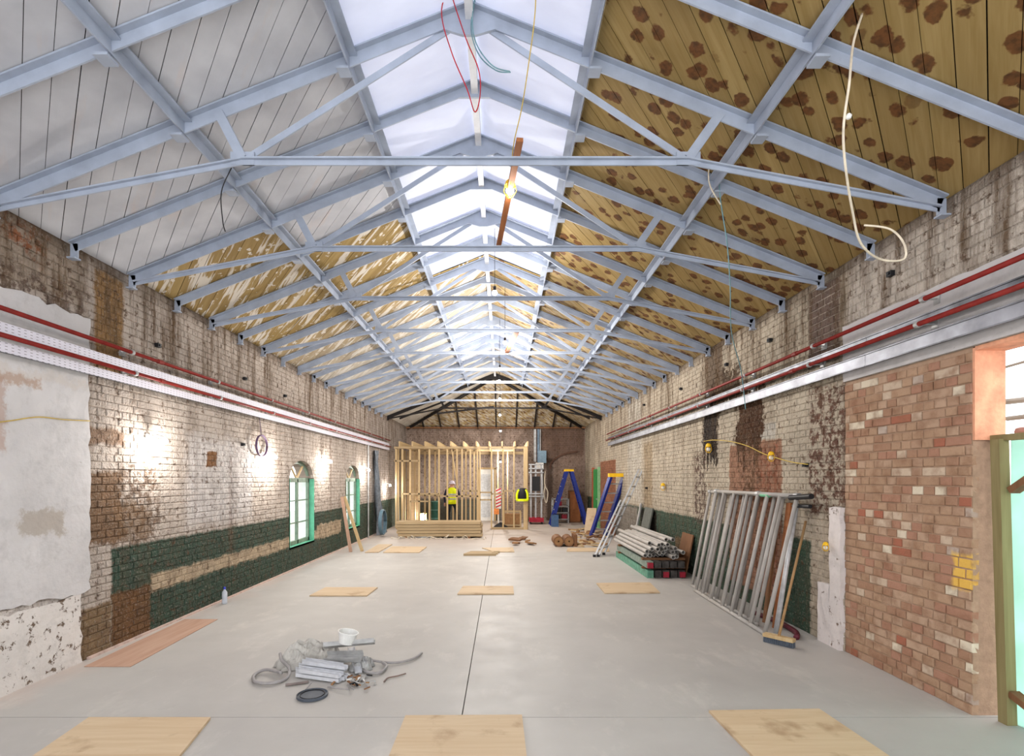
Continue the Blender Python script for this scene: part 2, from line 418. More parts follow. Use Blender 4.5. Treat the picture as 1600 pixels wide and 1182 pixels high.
m_white = plain('white_plastic', C(226, 226, 224), .45, var=.04)
m_mint = plain('mint_green_paint', C(96, 178, 146), .5, var=.08)
m_greenp = plain('green_paint', C(50, 140, 75), .5)
m_pinkstrip = plain('pink_edge_strip', C(196, 172, 162), .8)
m_tape = plain('green_tape', C(110, 180, 140), .5)
m_ply = wood('plywood', C(206, 184, 154), C(192, 166, 134), axis='x', wear=C(168, 142, 112))
m_hard = wood('red_hardboard', C(186, 154, 134), C(172, 136, 116), axis='y')
m_timber = wood('sawn_softwood', C(200, 176, 136), C(182, 152, 108), axis='z')
m_timberx = wood('sawn_softwood_long', C(182, 160, 126), C(160, 136, 102), axis='x')
m_redwood = wood('orange_timber', C(164, 104, 62), C(138, 82, 46), axis='y')
m_browntim = wood('brown_timber', C(132, 92, 62), C(104, 70, 44), axis='z')
m_card = plain('brown_card', C(150, 112, 76), .85)
m_cable_white = plain('white_cable', C(222, 210, 190), .5)
m_cable_red = plain('red_cable', C(180, 30, 40), .5)
m_cable_teal = plain('teal_cable', C(110, 150, 158), .5)
m_cable_yellow = plain('yellow_cable', C(200, 170, 70), .5)
m_conduit = plain('grey_flexible_conduit', C(150, 146, 146), .5)
m_bristle = plain('blue_grey_bristle', C(84, 92, 104), .9)
m_bulb = emit('lit_bulb', (1, .96, .9, 1), 30)
m_glass = NT('window_glass'); _g = m_glass
_t = _g.N.new('ShaderNodeBsdfTransparent'); _gl = _g.N.new('ShaderNodeBsdfGlossy'); _gl.inputs['Roughness'].default_value = .05; _x = _g.N.new('ShaderNodeMixShader'); _x.inputs[0].default_value = .08
_t.inputs[0].default_value = (.95, .98, .97, 1)
_g.t.links.new(_t.outputs[0], _x.inputs[1]); _g.t.links.new(_gl.outputs[0], _x.inputs[2]); _g.t.links.new(_x.outputs[0], _g.out.inputs[0]); m_glass = _g.m
# perforated tray: slots as dark flat print on the steel
n = NT('perforated_tray'); x, y, z = n.sep(n.pos())
s1 = n.math('LESS_THAN', n.math('ABSOLUTE', n.math('SUBTRACT', n.math('FRACT', n.math('DIVIDE', y, .055)), .5)), .2)
s2 = n.math('LESS_THAN', n.math('ABSOLUTE', n.math('SUBTRACT', n.math('FRACT', n.math('DIVIDE', z, .024)), .5)), .08)
col = n.mix(n.math('MULTIPLY', s1, s2), n.mix(n.noise(8), C(220, 218, 230), C(196, 194, 208)), C(70, 66, 70))
m_tray = n.done(col, .45, .0)
m_traymid = plain('galvanised_tray', C(156, 158, 168), .4, .3, var=.22, scale=4)
m_traydark = plain('dull_galvanised_tray', C(118, 120, 128), .4, .5, var=.3, scale=6)

# ------------------------------------------------------------------ roof planks
def clip(poly, a, b, c):           # keep a*x+b*y+c >= 0
    out = []
    for i in range(len(poly)):
        p, q = poly[i], poly[(i+1) % len(poly)]; dp, dq = a*p[0]+b*p[1]+c, a*q[0]+b*q[1]+c
        if dp >= 0: out.append(p)
        if (dp >= 0) != (dq >= 0):
            t_ = dp / (dp - dq); out.append((p[0]+(q[0]-p[0])*t_, p[1]+(q[1]-p[1])*t_))
    return out
def area(p): return abs(sum(p[i][0]*p[(i+1)%len(p)][1]-p[(i+1)%len(p)][0]*p[i][1] for i in range(len(p)))/2)
def slope_pt(side, d, y, h=0.0):   # d = horizontal distance out from the ridge
    s = SL if side < 0 else SR
    return Vector((X0 + side * d, y, ZR - s * d + h))
PT = .022
def make_ceiling(side, mat):
    hw = (HW_L if side < 0 else HW_R) + .05
    c = Geo()
    c.add([slope_pt(side, .95, YB, .06), slope_pt(side, hw + .2, YB, .06), slope_pt(side, hw + .2, YF + .3, .06), slope_pt(side, .95, YF + .3, .06)], [(0,1,2,3)])
    for a, b in ((8.55, 12.0), (14.7, 18.6)):
        c.add([slope_pt(side, 0, a, .06), slope_pt(side, .95, a, .06), slope_pt(side, .95, b, .06), slope_pt(side, 0, b, .06)], [(0,1,2,3)])
    ce = c.obj('ceiling', m_deck, kind='structure')
    slope = .93                     # dY per d along a board
    def strip(d0, d1, ya, yb, wid=.205):
        k = ya - d1 / slope
        while k < yb:
            g = random.uniform(.004, .010)
            po = [(d0, k + d0/slope), (d1, k + d1/slope), (d1, k + wid - g + d1/slope), (d0, k + wid - g + d0/slope)]
            po = clip(po, 0, 1, -ya); po = clip(po, 0, -1, yb) if po else po
            if po: po = clip(po, hw/ (YF - YH), -1, 0) if False else clip(po, 1, -hw/(YF-YH+.1), hw*YH/(YF-YH+.1))   # cut along the hip
            if len(po) >= 3 and area(po) > .01:
                h = random.uniform(.0, .006); G = Geo(); nn = len(po)
                vs = [slope_pt(side, p[0], p[1], h) for p in po] + [slope_pt(side, p[0], p[1], h + PT) for p in po]
                fs = [tuple(range(nn)), tuple(range(2*nn-1, nn-1, -1))] + [(i, i+nn, (i+1)%nn+nn, (i+1)%nn) for i in range(nn)]
                G.add(vs, fs); G.obj('plank', mat, ce)
            k += wid
    strip(.95, hw + .1, 1.6, YF + .2)
    strip(0, .94, 8.55, 12.0, .22); strip(0, .94, 14.7, YF, .22)
    # translucent rooflight sheets in the upper strip
    ys = [1.8 + .76 * i for i in range(9)] + [8.52]
    segs = [(ys[i], ys[i+1]) for i in range(len(ys)-1)] + [(12.02, 12.9), (12.91, 13.8), (13.81, 14.68)]
    for a, b in segs:
        G = Geo()
        vs = []
        for hh in (.02, .028):
            vs += [slope_pt(side, .02, a, hh), slope_pt(side, .94, a, hh), slope_pt(side, .94, b - .012, hh), slope_pt(side, .02, b - .012, hh)]
        G.add(vs, [(0,1,2,3),(7,6,5,4),(0,4,5,1),(1,5,6,2),(2,6,7,3),(3,7,4,0)])
        G.obj('rooflight_sheet', m_light, ce)
    return ce
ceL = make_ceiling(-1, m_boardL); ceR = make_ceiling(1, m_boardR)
# hipped end
hip = Geo(); hp = lambda t_, x: Vector((x, YH + t_ * (YF - YH), ZR - t_ * (ZR - ZE)))
hip.add([hp(0, X0) + Vector((0, 0, .07)), hp(1, XL) + Vector((-.1, .1, .07)), hp(1, XR) + Vector((.1, .1, .07))], [(0, 1, 2)])
hipo = hip.obj('ceiling', m_deck, kind='structure')
ln = math.hypot(YF - YH, ZR - ZE)
k = 0
xk = XL - 3.4
while xk < XR:
    po = [(xk, 1.03), (xk + .19, 1.03), (xk + .19 + 3.2, 0), (xk + 3.2, 0)]
    # inside the triangle: x between X0-(X0-XL)*t and X0+(XR-X0)*t
    po = clip(po, 1, (X0 - XL), -X0)
    if po: po = clip(po, -1, (XR - X0), X0)
    if len(po) >= 3 and area(po) > .004:
        G = Geo(); nn = len(po)
        vs = [hp(p[1], p[0]) for p in po] + [hp(p[1], p[0]) + Vector((0, 0, .03)) for p in po]
        G.add(vs, [tuple(range(nn)), tuple(range(2*nn-1, nn-1, -1))] + [(i, i+nn, (i+1)%nn+nn, (i+1)%nn) for i in range(nn)])
        G.obj('plank', m_boardR, hipo)
    xk += .2

# ------------------------------------------------------------------ walls
WIN = [(9.77, 11.03), (13.3, 14.56)]; WZ0, WSP, WTOP = .42, 1.70, 2.06
def arch_z(y, a, b):
    t_ = (y - (a+b)/2) / ((b-a)/2); return WSP + (WTOP - WSP) * math.sqrt(max(0, 1 - t_*t_))
def slab(g, side, x, th, y0, y1, z0, z1):
    if side < 0: g.box((x - th, y0, z0), (x, y1, z1))
    else: g.box((x, y0, z0), (x + th, y1, z1))
TH = .35
g = Geo(); cur = YB
for a, b in WIN:
    slab(g, -1, XL, TH, cur, a, -.1, ZE); slab(g, -1, XL, TH, a, b, -.1, WZ0); K = 14
    for i in range(K):
        ya, yb = a + (b-a)*i/K, a + (b-a)*(i+1)/K; za, zb = arch_z(ya, a, b), arch_z(yb, a, b)
        vs = [(XL-TH, ya, za), (XL, ya, za), (XL, yb, zb), (XL-TH, yb, zb), (XL-TH, ya, ZE), (XL, ya, ZE), (XL, yb, ZE), (XL-TH, yb, ZE)]
        g.add(vs, [(3,2,1,0),(4,5,6,7),(0,1,5,4),(1,2,6,5),(2,3,7,6),(3,0,4,7)])
    cur = b
slab(g, -1, XL, TH, cur, YF + .3, -.1, ZE)
wallL = g.obj('wall_left', m_wallLm, kind='structure')
OPY, OPZ = 3.82, 2.63          # opening at the right, its far jamb and head
g = Geo()
slab(g, 1, XR, TH, 5.24, YF + .3, -.1, ZE)
slab(g, 1, XR, TH, YB, 5.24, 2.65, ZE)
slab(g, 1, XR, TH, YB, 1.7, -.1, 2.65)
wallR = g.obj('wall_right', m_wallRm, kind='structure')
g = Geo(); g.box((XL - TH, YF, -.1), (XR + TH, YF + .3, ZE))
wallF = g.obj('wall_far', m_wallFm, kind='structure')

def brick_mesh(name, L, Hh, mat, D=.05, seed=0):
    rr = random.Random(seed); j = lambda a: rr.uniform(-a, a)
    a, b = L/2, Hh/2; e = .005
    vs = []
    for xx, s_ in ((-D, 0), (-.004, 0), (0, e)):
        for (yy, zz) in ((-a, -b), (a, -b), (a, b), (-a, b)):
            vs.append((xx + (j(.002) if s_ else 0), yy - math.copysign(s_, yy) + j(.002), zz - math.copysign(s_, zz) + j(.0015)))
    fs = []
    for i in (0, 4):
        for q in range(4): q2 = (q+1) % 4; fs.append((i+q, i+q2, i+4+q2, i+4+q))
    fs.append((8, 9, 10, 11))
    me = bpy.data.meshes.new(name); me.from_pydata(vs, [], fs); me.materials.append(mat); return me
class Brickset:
    """Bricks of one wall: nearest 300 as parts sharing mesh data, the rest one joined part."""
    def __init__(s, parent, mat, face, limit=300, name='brick'):
        s.p, s.m, s.face, s.lim, s.name, s.b = parent, mat, face, limit, name, []
    def add(s, a, z, L, Hh): s.b.append((a, z, L, Hh))
    def place(s, a, z, out):        # face: ('x', X, dir) or ('y', Y)
        if s.face[0] == 'x': return (s.face[1] + out * s.face[2], a, z)
        return (a, s.face[1] - out, z)
    def build(s, key, proud=.006):
        s.b.sort(key=key)
        cache = {}
        rotz = {('x', 1): 0, ('x', -1): math.pi}.get((s.face[0], s.face[2] if s.face[0] == 'x' else 0), -math.pi/2)
        for (a, z, L, Hh) in s.b[:s.lim]:
            kk = (round(L, 2), round(Hh, 3), random.randrange(5))
            if kk not in cache: cache[kk] = brick_mesh('brick', L, Hh, s.m, seed=hash(kk) % 9999)
            o = bpy.data.objects.new(s.name, cache[kk]); COL.objects.link(o); o.parent = s.p
            o.location = Vector(s.place(a, z, proud + random.uniform(-.003, .006))) - (s.p.location if s.p.parent is None else s.p.location)
            o.rotation_euler = (random.uniform(-.01, .01), 0, rotz + random.uniform(-.012, .012))
        if len(s.b) > s.lim:
            g = Geo(); ca, sa = math.cos(rotz), math.sin(rotz)
            tmpl = [[v.co.copy() for v in brick_mesh('t', 1, 1, s.m, seed=q).vertices] for q in range(6)]
            fs = [(0,1,5,4),(1,2,6,5),(2,3,7,6),(3,0,4,7),(4,5,9,8),(5,6,10,9),(6,7,11,10),(7,4,8,11),(8,9,10,11)]
            for (a, z, L, Hh) in s.b[s.lim:]:
                c = s.place(a, z, proud + random.uniform(-.003, .006)); tt = random.choice(tmpl); vs = []
                for i, v in enumerate(tt):
                    ins = .005 if i >= 8 else 0
                    yy = math.copysign(L/2 - ins, v.y) + random.uniform(-.0015, .0015); zz = math.copysign(Hh/2 - ins, v.z); xx = v.x
                    vs.append((c[0] + xx*ca - yy*sa, c[1] + xx*sa + yy*ca, c[2] + zz))
                g.add(vs, fs)
            g.obj('brickwork', s.m, s.p, kind='stuff')
def courses(bs, a0, a1, z0, z1, skip=lambda a, z: False, bond='english', cut=None):
    i = 0; z = z0
    while z + .06 <= z1 + .001:
        zc = z + .0325; a = a0
        if bond == 'english':
            L = .215 if i % 2 == 0 else .1025
            if i % 2 == 0: a = a0 - .05625
        else: a = a0 - .05 * (i % 3)
        kidx = i % 2
        while a < a1:
            if bond == 'flemish': L = random.choice((.215, .1025, .1025, .1025)) 
            lo, hi = max(a, a0), min(a + L, a1)
            if hi - lo > .04 and not skip((lo+hi)/2, zc): bs.add((lo+hi)/2, zc, hi - lo, .065)
            a += L + .01; kidx += 1
        z += .075; i += 1
# left wall bricks
def skipL(a, z):
    if a < 5.03 and .66 < z < 3.22: return True
    for p, q in WIN:
        if p - .02 < a < q + .02 and WZ0 - .02 < z < arch_z(min(max(a, p), q), p, q) + .03: return True
    return False
bl = Brickset(wallL, m_wallL, ('x', XL, 1)); courses(bl, 3.0, YF, .0, ZE, skipL)
bl.build(lambda b: (0 if b[0] > 4.1 else 1, b[0]))
bn = [o for o in wallL.children if o.name.startswith('brick') and o.location.y < 4.95 and o.location.z < .7]
for o in bn: pass
br = Brickset(wallR, m_wallR, ('x', XR, -1)); courses(br, 5.24, YF, .0, ZE); courses(br, 2.6, 5.24, 3.225, ZE)
br.build(lambda b: b[0])
bf = Brickset(wallF, m_wallF, ('y', YF), limit=0); courses(bf, XL, XR, .0, ZE, lambda x, z: (-.95 < x < -.35 and z < 2.15)); bf.build(lambda b: 0)
# infill
g = Geo(); g.box((XR + .004, OPY, -.1), (XR + .22, 5.24, 2.65)); inf = g.obj('brick_infill', m_infill_mortar, wallR)
bi = Brickset(inf, m_infill, ('x', XR, -1), limit=300); courses(bi, OPY + .0, 5.235, .0, 2.64, bond='flemish')
bi.build(lambda b: b[0], proud=.004)
# reveal and soffit of the opening
g = Geo(); g.box((XR + .0, OPY - .02, 1.98), (XR + .22, OPY - .001, 2.64)); g.box((XR + .001, 1.7, 2.62), (XR + .22, OPY - .02, 2.655))
g.obj('reveal', m_jamb, wallR)
# plaster skins with broken edges
def skin(name, side, x, y0, y1, z0, z1, th, mat, parent, jag=.03, edges='tb', step=.08):
    ny = max(2, int((y1-y0)/step)); nz = max(2, int((z1-z0)/step)); g = Geo(); vs = []
    for i in range(ny+1):
        for k in range(nz+1):
            yy = y0 + (y1-y0)*i/ny; zz = z0 + (z1-z0)*k/nz
            if i == ny: yy += random.uniform(-jag, jag*.3)
            if i == 0 and 'l' in edges: yy += random.uniform(-jag, jag)
            if k == 0 and 'b' in edges: zz += random.uniform(-jag, jag)
            if k == nz and 't' in edges: zz += random.uniform(-jag, jag*.4)
            e = th + random.uniform(-.003, .003)
            vs.append((x - side*e, yy, zz))
    W = nz + 1
    fs = [(i*W+k, (i+1)*W+k, (i+1)*W+k+1, i*W+k+1) for i in range(ny) for k in range(nz)]
    rim = [i*W for i in range(ny+1)] + [ny*W+k for k in range(1, nz+1)] + [i*W+nz for i in range(ny-1, -1, -1)] + [k for k in range(nz-1, 0, -1)]
    n0 = len(vs); vs += [(x + side*.01, vs[q][1], vs[q][2]) for q in rim]
    fs += [(rim[q], rim[(q+1) % len(rim)], n0 + (q+1) % len(rim), n0 + q) for q in range(len(rim))]
    g.add(vs, fs); return g.obj(name, mat, parent)
skin('plaster', -1, XL, 1.5, 5.03, .66, 3.22, .022, m_plaster, wallL)
skin('plaster', 1, XR, 1.7, 5.24, 2.655, 3.2, .024, m_plaster, wallR, edges='t', jag=.01)
skin('plaster', 1, XR, 5.24, 5.42, .0, 1.42, .05, m_plaster_chip, wallR, edges='tl', jag=.015)
skin('plaster', 1, XR, 5.42, 5.62, .0, .62, .05, m_plaster_chip, wallR, edges='tl', jag=.015)
skin('plaster', -1, XL, 2.5, 4.93, .0, .64, .02, m_brickchip, wallL, edges='t', jag=.03)
# ghost patch, small sockets and bolts in the walls
def bolt(side, u, v, s=.022, name='bolt'):
    X = XL if side < 0 else XR; Y = F * X / (u - CU); z = H - (v - CV) / F * Y; g = Geo()
    x0, x1 = (X, X + .05) if side < 0 else (X - .05, X)
    g.box((x0, Y - s*1.3, z - s), (x1, Y + s*1.3, z + s)); g.box((x0 if side < 0 else x0 - .01, Y - s*.5, z - s*.5), (x1 + .01 if side < 0 else x1, Y + s*.5, z + s*.5))
    g.obj(name, m_black, wallL if side < 0 else wallR)
for u, v in ((243, 540), (380, 592), (443, 619), (377, 695)): bolt(-1, u, v)
for u, v in ((1206, 532), (1138, 570), (1066, 608), (1397, 428), (1008, 633), (1262, 727), (1012, 763)): bolt(1, u, v)
# the far wall has a brick arch in relief
g = Geo(); pts = []
for i in range(13):
    a = math.pi * (.5 + .5 * i / 12 + .04); pts.append((3.2 + 1.25*math.cos(a), YF - .03, 2.2 + .62*math.sin(a)))
for i in range(12):
    a, b = Vector(pts[i]), Vector(pts[i+1]); g.beam(a, b, .12, .07, (0, 0, 1))
g.obj('brick_arch', plain('dark_brick', C(96, 70, 58), .9), wallF)
# floor in slabs with recessed joints
g = Geo(); g.box((XL - .4, YB, -.2), (XR + .6, YF + .3, -.03)); floor = g.obj('floor', m_dark, kind='structure')
J = .004
for x0_, x1_ in ((XL - .3, -.29 - J), (-.29 + J, XR + .34)):
    for y0_, y1_ in ((YB, 3.79 - J), (3.79 + J, 11.6 - J), (11.6 + J, YF + .1)):
        G = Geo(); G.box((x0_, y0_, -.06), (x1_, y1_, 0)); G.obj('slab', m_floor, floor)
g = Geo(); g.box((XL + .005, 5.0, 0), (XL + .035, 17.5, .022)); g.obj('baseboard_left', m_pinkstrip, kind='structure')
g = Geo(); g.box((XR + .6, -6, -.25), (14, 30, -.08)); g.obj('ground_outside', plain('outside_paving', C(170, 165, 158), .9), kind='structure')
g = Geo(); g.box((-14, -6, -.25), (XL - .4, 30, -.08)); g.obj('ground_outside', plain('outside_paving_left', C(170, 165, 158), .9), kind='structure')

# ------------------------------------------------------------------ windows
m_frame = plain('pale_green_frame', C(116, 134, 118), .6)
for i, (a, b) in enumerate(WIN):
    fx = XL - .11
    wn = thing('window_%d' % (i+1), (fx, (a+b)/2, WZ0), kind='structure')
    # painted reveal lining
    g = Geo(); K = 14
    g.box((XL - TH, a - .001, WZ0 - .02), (XL + .012, b + .001, WZ0 + .012))
    g.box((XL - TH, a - .002, WZ0), (XL + .01, a + .012, WSP)); g.box((XL - TH, b - .012, WZ0), (XL + .01, b + .002, WSP))
    ins = Geo(); ins.box((fx - .02, a - .001, WZ0 - .02), (XL + .012, b + .001, WZ0 + .014)); ins.box((fx - .02, a - .002, WZ0), (XL + .012, a + .014, WSP)); ins.box((fx - .02, b - .014, WZ0), (XL + .012, b + .002, WSP))
    ins.obj('painted_reveal', m_mint, wn)
    g.obj('reveal_lining', m_white, wn)
    fr = Geo()
    def bar(y0_, z0_, y1_, z1_, t_=.05, dd=.05): fr.beam((fx, y0_, z0_), (fx, y1_, z1_), dd, t_, (0, -(z1_-z0_), (y1_-y0_)) if True else None)
    bar(a + .04, WZ0, a + .04, WSP, .07); bar(b - .04, WZ0, b - .04, WSP, .07); bar(a, WZ0 + .05, b, WZ0 + .05, .08); bar(a, WSP - .02, b, WSP - .02, .09)
    mid = (a+b)/2; bar(mid, WZ0, mid, WSP, .05)
    prev = None
    for q in range(K+1):
        yy = a + .03 + (b-a-.06)*q/K; p_ = (yy, arch_z(yy, a, b) - .03)
        if prev: fr.beam((fx, prev[0], prev[1]), (fx, p_[0], p_[1]), .05, .06, (0, -(p_[1]-prev[1]), p_[0]-prev[0]))
        prev = p_
    fro = fr.obj('window_frame', m_frame, wn)
    gb = Geo()
    for zz in (.85, 1.28): gb.box((fx - .012, a + .05, zz - .012), (fx + .012, b - .05, zz + .012))
    gb.obj('glazing_bar', m_frame, fro)
    for s_ in (-1, 1):
        G = Geo(); G.beam((fx, mid, WSP), (fx, mid + s_*.33, arch_z(mid + s_*.33, a, b) - .03), .03, .03, (1, 0, 0)); G.obj('fan_bar', m_timber, fro)
    for (pa, pb) in ((a + .06, mid - .025), (mid + .025, b - .06)):
        for (za, zb) in ((WZ0 + .09, .838), (.862, 1.268), (1.292, WSP - .065)):
            G = Geo(); G.box((fx - .004, pa, za), (fx, pb, zb)); G.obj('pane', m_glass, fro)

# ------------------------------------------------------------------ roof steel
T = .012
def Tprof(wd, dp): return [(-wd/2, 0), (wd/2, 0), (wd/2, -T), (T/2, -T), (T/2, -dp), (-T/2, -dp), (-T/2, -T), (-wd/2, -T)][::-1]
def Lprof(wd, dp): return [(0, 0), (wd, 0), (wd, -T), (T, -T), (T, -dp), (0, -dp)][::-1]
def rafter(parent, side, Y, m, dp=.10):
    hw = HW_L if side < 0 else HW_R; p0, p1 = slope_pt(side, .0, Y, -.004), slope_pt(side, hw - .03, Y, -.004)
    nrm = Vector((-(p1-p0).z, 0, (p1-p0).x)).normalized(); nrm = nrm if nrm.z > 0 else -nrm
    G = Geo(); G.prism(Tprof(.10, dp), p0, p1, nrm); G.obj('rafter', m, parent)
    G = Geo(); X = XL if side < 0 else XR
    G.box((X - side*.05 - .035, Y - .006, ZE - .13), (X - side*.05 + .035, Y + .006, ZE - .0)); G.box((X - side*.04 - .04, Y - .035, ZE - .14), (X - side*.04 + .04, Y + .035, ZE - .128))
    G.obj('foot_bracket', m, parent)
ORD = ['first', 'second', 'third', 'fourth', 'fifth', 'sixth', 'seventh', 'eighth', 'ninth', 'tenth', 'eleventh', 'twelfth']
def truss(Y, i, m, label):
    t_ = thing('roof_truss', (X0, Y, ZE), label, 'roof truss', 'main roof trusses')
    rafter(t_, -1, Y, m); rafter(t_, 1, Y, m)
    zc = 4.13; nL, nR = Vector((X0 - 1.72, Y + .0, zc)), Vector((X0 + 1.66, Y, zc))
    fL, fR = Vector((XL + .06, Y, ZE - .06)), Vector((XR - .06, Y, ZE - .06))
    G = Geo(); G.prism(Tprof(.07, .05), nL, nR); G.obj('tie_beam', m, t_)
    for a, b in ((fL, nL), (fR, nR)):
        G = Geo(); G.prism(Tprof(.06, .045), a, b); G.obj('lower_chord', m, t_)
    for s_, nd in ((-1, nL), (1, nR)):
        tp = slope_pt(s_, 1.9, Y, -.06)
        G = Geo(); G.prism([(-.035, -.02), (.035, -.02), (.035, .02), (.025, .02), (.025, -.01), (-.025, -.01), (-.025, .02), (-.035, .02)], nd, tp, (0, 1, 0)); G.obj('strut', m, t_)
        G = Geo(); G.beam(nd + Vector((0, .02, 0)), slope_pt(s_, .12, Y + .02, -.10), .012, .05, (0, 0, 1)); G.obj('diagonal', m, t_)
        G = Geo(); G.box((nd.x - .09, Y - .01, nd.z - .05), (nd.x + .09, Y + .004, nd.z + .05)); G.obj('gusset_plate', m, t_)
    G = Geo(); z0 = ZR
    G.prism([(-.2, -.19), (-.05, -.235), (.05, -.235), (.2, -.19), (.2, -.09), (0, -.01), (-.2, -.09)], (X0, Y - .01, z0), (X0, Y + .012, z0)); G.obj('ridge_plate', m, t_)
DY = 1.525; mains = [4.03 + DY*i for i in range(10)]
for i, Y in enumerate(mains):
    dark = i == 9
    lab = ('dark unpainted steel roof truss at the hipped far end' if dark else 'pale blue-grey steel roof truss with struts, %s from the camera' % ORD[i])
    truss(Y + (.25 if dark else 0), i, m_steel_dark if dark else m_steel, lab)
inter = [3.28 + DY*i for i in range(10)]
for i, Y in enumerate(inter):
    t_ = thing('rafter_pair', (X0, Y, ZE), 'plain pale blue-grey rafter pair without a tie, %s from the camera' % ORD[i], 'rafters', 'plain intermediate rafter pairs')
    rafter(t_, -1, Y, m_steel, .085); rafter(t_, 1, Y, m_steel, .085)
    G = Geo(); G.prism([(-.15, -.15), (.15, -.15), (.15, -.07), (0, -.01), (-.15, -.07)], (X0, Y - .01, ZR), (X0, Y + .012, ZR)); G.obj('ridge_plate', m_steel, t_)
for side, nm in ((-1, 'left'), (1, 'right')):
    for d, pl in ((.92, 'upper'), (2.17, 'lower')):
        G = Geo(); yend = YH - .1
        p0, p1 = slope_pt(side, d, 1.6, -.015), slope_pt(side, d, yend, -.015)
        prof = Lprof(.07 * 1, .095)
        if side > 0: prof = [(-a, b) for a, b in prof][::-1]
        G.prism(prof, p0, p1)
        pt = thing('purlin', (p0.x, p0.y, p0.z), '%s long pale steel purlin under the %s roof slope' % (pl, nm), 'purlin')
        G.obj('angle_bar', m_steel, pt)
        for Y in mains[:9] + inter:
            G = Geo(); c = slope_pt(side, d + .03, Y, -.1); G.box((c.x - .045, Y - .05, c.z - .035), (c.x + .045, Y + .05, c.z - .018)); G.obj('cleat', m_steel, pt)
G = Geo(); G.box((X0 - .03, 1.8, ZR - .12), (X0 + .03, YH, ZR - .02))
G.obj('ridge_beam', m_whitesteel, None, 'white ridge beam running along the top of the roof', 'beam')
# dark hip and jack rafters
ht = thing('hip_rafters', (X0, YH, ZE), 'black rafters fanning down the hipped far end of the roof', 'rafters')
for xe in (XL + .05, XR - .05):
    G = Geo(); G.beam(hp(0, X0) - Vector((0, 0, .06)), hp(1, xe) - Vector((0, 0, .07)), .05, .10); G.obj('hip_rafter', m_steel_dark, ht)
for xe in (-3.2, -2.5, -1.75, -1.0, -.25, .55, 1.3, 2.05, 2.75):
    t0 = abs(xe - X0) / ((X0 - XL) if xe < X0 else (XR - X0))
    G = Geo(); G.beam(hp(min(t0 + .02, .98), xe) - Vector((0, 0, .05)), hp(1, xe) - Vector((0, 0, .06)), .05, .08); G.obj('jack_rafter', m_steel_dark, ht)
G = Geo(); G.beam((XL, YF - .08, ZE - .04), (XR, YF - .08, ZE - .04), .12, .07); G.obj('wall_plate', m_browntim, ht)
for a, b in (((-2.3, YH + .25, 4.0), (-.3, YH + .3, 4.25)), ((XL + .3, YH + .3, ZE), (-2.0, YH + .3, 4.45)), ((XR - .3, YH + .3, ZE), (1.8, YH + .3, 4.4))):
    G = Geo(); G.beam(a, b, .04, .06); G.obj('brace', m_steel_dark, ht)

# ------------------------------------------------------------------ services along the walls
def services(side, nm, xs, zs, y0, y1, clipsY):
    (xp1, zp1), (xp2, zp2), (xt1, zt1), (xt2, zt2) = zs
    for k, (x_, z_) in enumerate(((xp1, zp1), (xp2, zp2))):
        t_ = thing('sprinkler_pipe', (x_, y0, z_), '%s thin dark red pipe along the %s wall' % (('upper', 'lower')[k], nm), 'pipe')
        G = Geo(); G.tube([(x_, y0, z_), (x_, y1, z_)], .019, 10); G.obj('pipe', m_red, t_, smooth=True)
        for Y in clipsY:
            Y += k * .02
            G = Geo(); G.pipe((x_, Y - .015, z_), (x_, Y + .015, z_), .028, .019, 10); X = XL if side < 0 else XR
            G.beam((x_, Y, z_ + .0), (X, Y, z_), .012, .012); G.box((min(X, X - side*.03), Y - .03, z_ - .04), (max(X, X - side*.03), Y + .03, z_ + .04)); G.obj('pipe_clip', m_galv, t_)
        for Y in [y0 + 2.9 * q + 1.2 for q in range(int((y1-y0)/2.9))]:
            G = Geo(); G.tube([(x_, Y - .04, z_), (x_, Y + .04, z_)], .025, 10); G.obj('coupling', m_red, t_)
    for k, (x_, z_, hh) in enumerate(((xt1, zt1, .078 if side < 0 else .055), (xt2, zt2, .08 if side < 0 else .10))):
        t_ = thing('cable_tray', (x_, y0, z_), '%s perforated galvanised cable tray along the %s wall' % (('upper', 'lower')[k], nm), 'cable tray')
        X = XL if side < 0 else XR; dx = -side
        Y = y0
        while Y < y1 - .1:
            Ye = min(Y + 3.0, y1); G = Geo()
            G.box((min(x_, x_ + dx*.003), Y, z_), (max(x_, x_ + dx*.003), Ye - .004, z_ + hh)); G.obj('tray_length', m_tray if side < 0 else (m_traymid if k else m_traydark), t_)
            G = Geo()
            for zz in (z_, z_ + hh - .003): G.box((min(x_, x_ - dx*.03), Y, zz), (max(x_, x_ - dx*.03), Ye - .004, zz + .003))
            if side > 0:
                for zz in (z_ - .006, z_ + hh - .004): G.box((min(x_, x_ + dx*.012), Y, zz), (max(x_, x_ + dx*.012), Ye - .004, zz + .010))
            G.obj('tray_lip', m_traydark, t_); Y = Ye
        for Y in clipsY:
            G = Geo(); G.beam((X, Y + .1, z_ + hh/2), (x_ - dx*.003, Y + .1, z_ + hh/2), .04, .04); G.obj('bracket', m_galv, t_)
services(-1, 'left', None, ((-3.80, 3.0), (-3.78, 2.79), (-3.83, 2.825), (-3.83, 2.675)), 1.8, 18.0, [5.45 + 1.65*i for i in range(8)] + [3.7])
services(1, 'right', None, ((3.25, 3.09), (3.22, 2.90), (3.29, 2.925), (3.28, 2.725)), 1.8, 16.5, [5.0 - .9, 5.55] + [7.1 + 1.6*i for i in range(6)])
G = Geo()
for i in range(5): G.tube([(3.31 + .012*i, 1.8, 2.985 + .005*(i % 2)), (3.31 + .012*i, 16, 2.985)], .006, 6)
G.obj('cable_bundle', m_black, None, 'black cables lying in the upper tray on the right wall', 'cables')

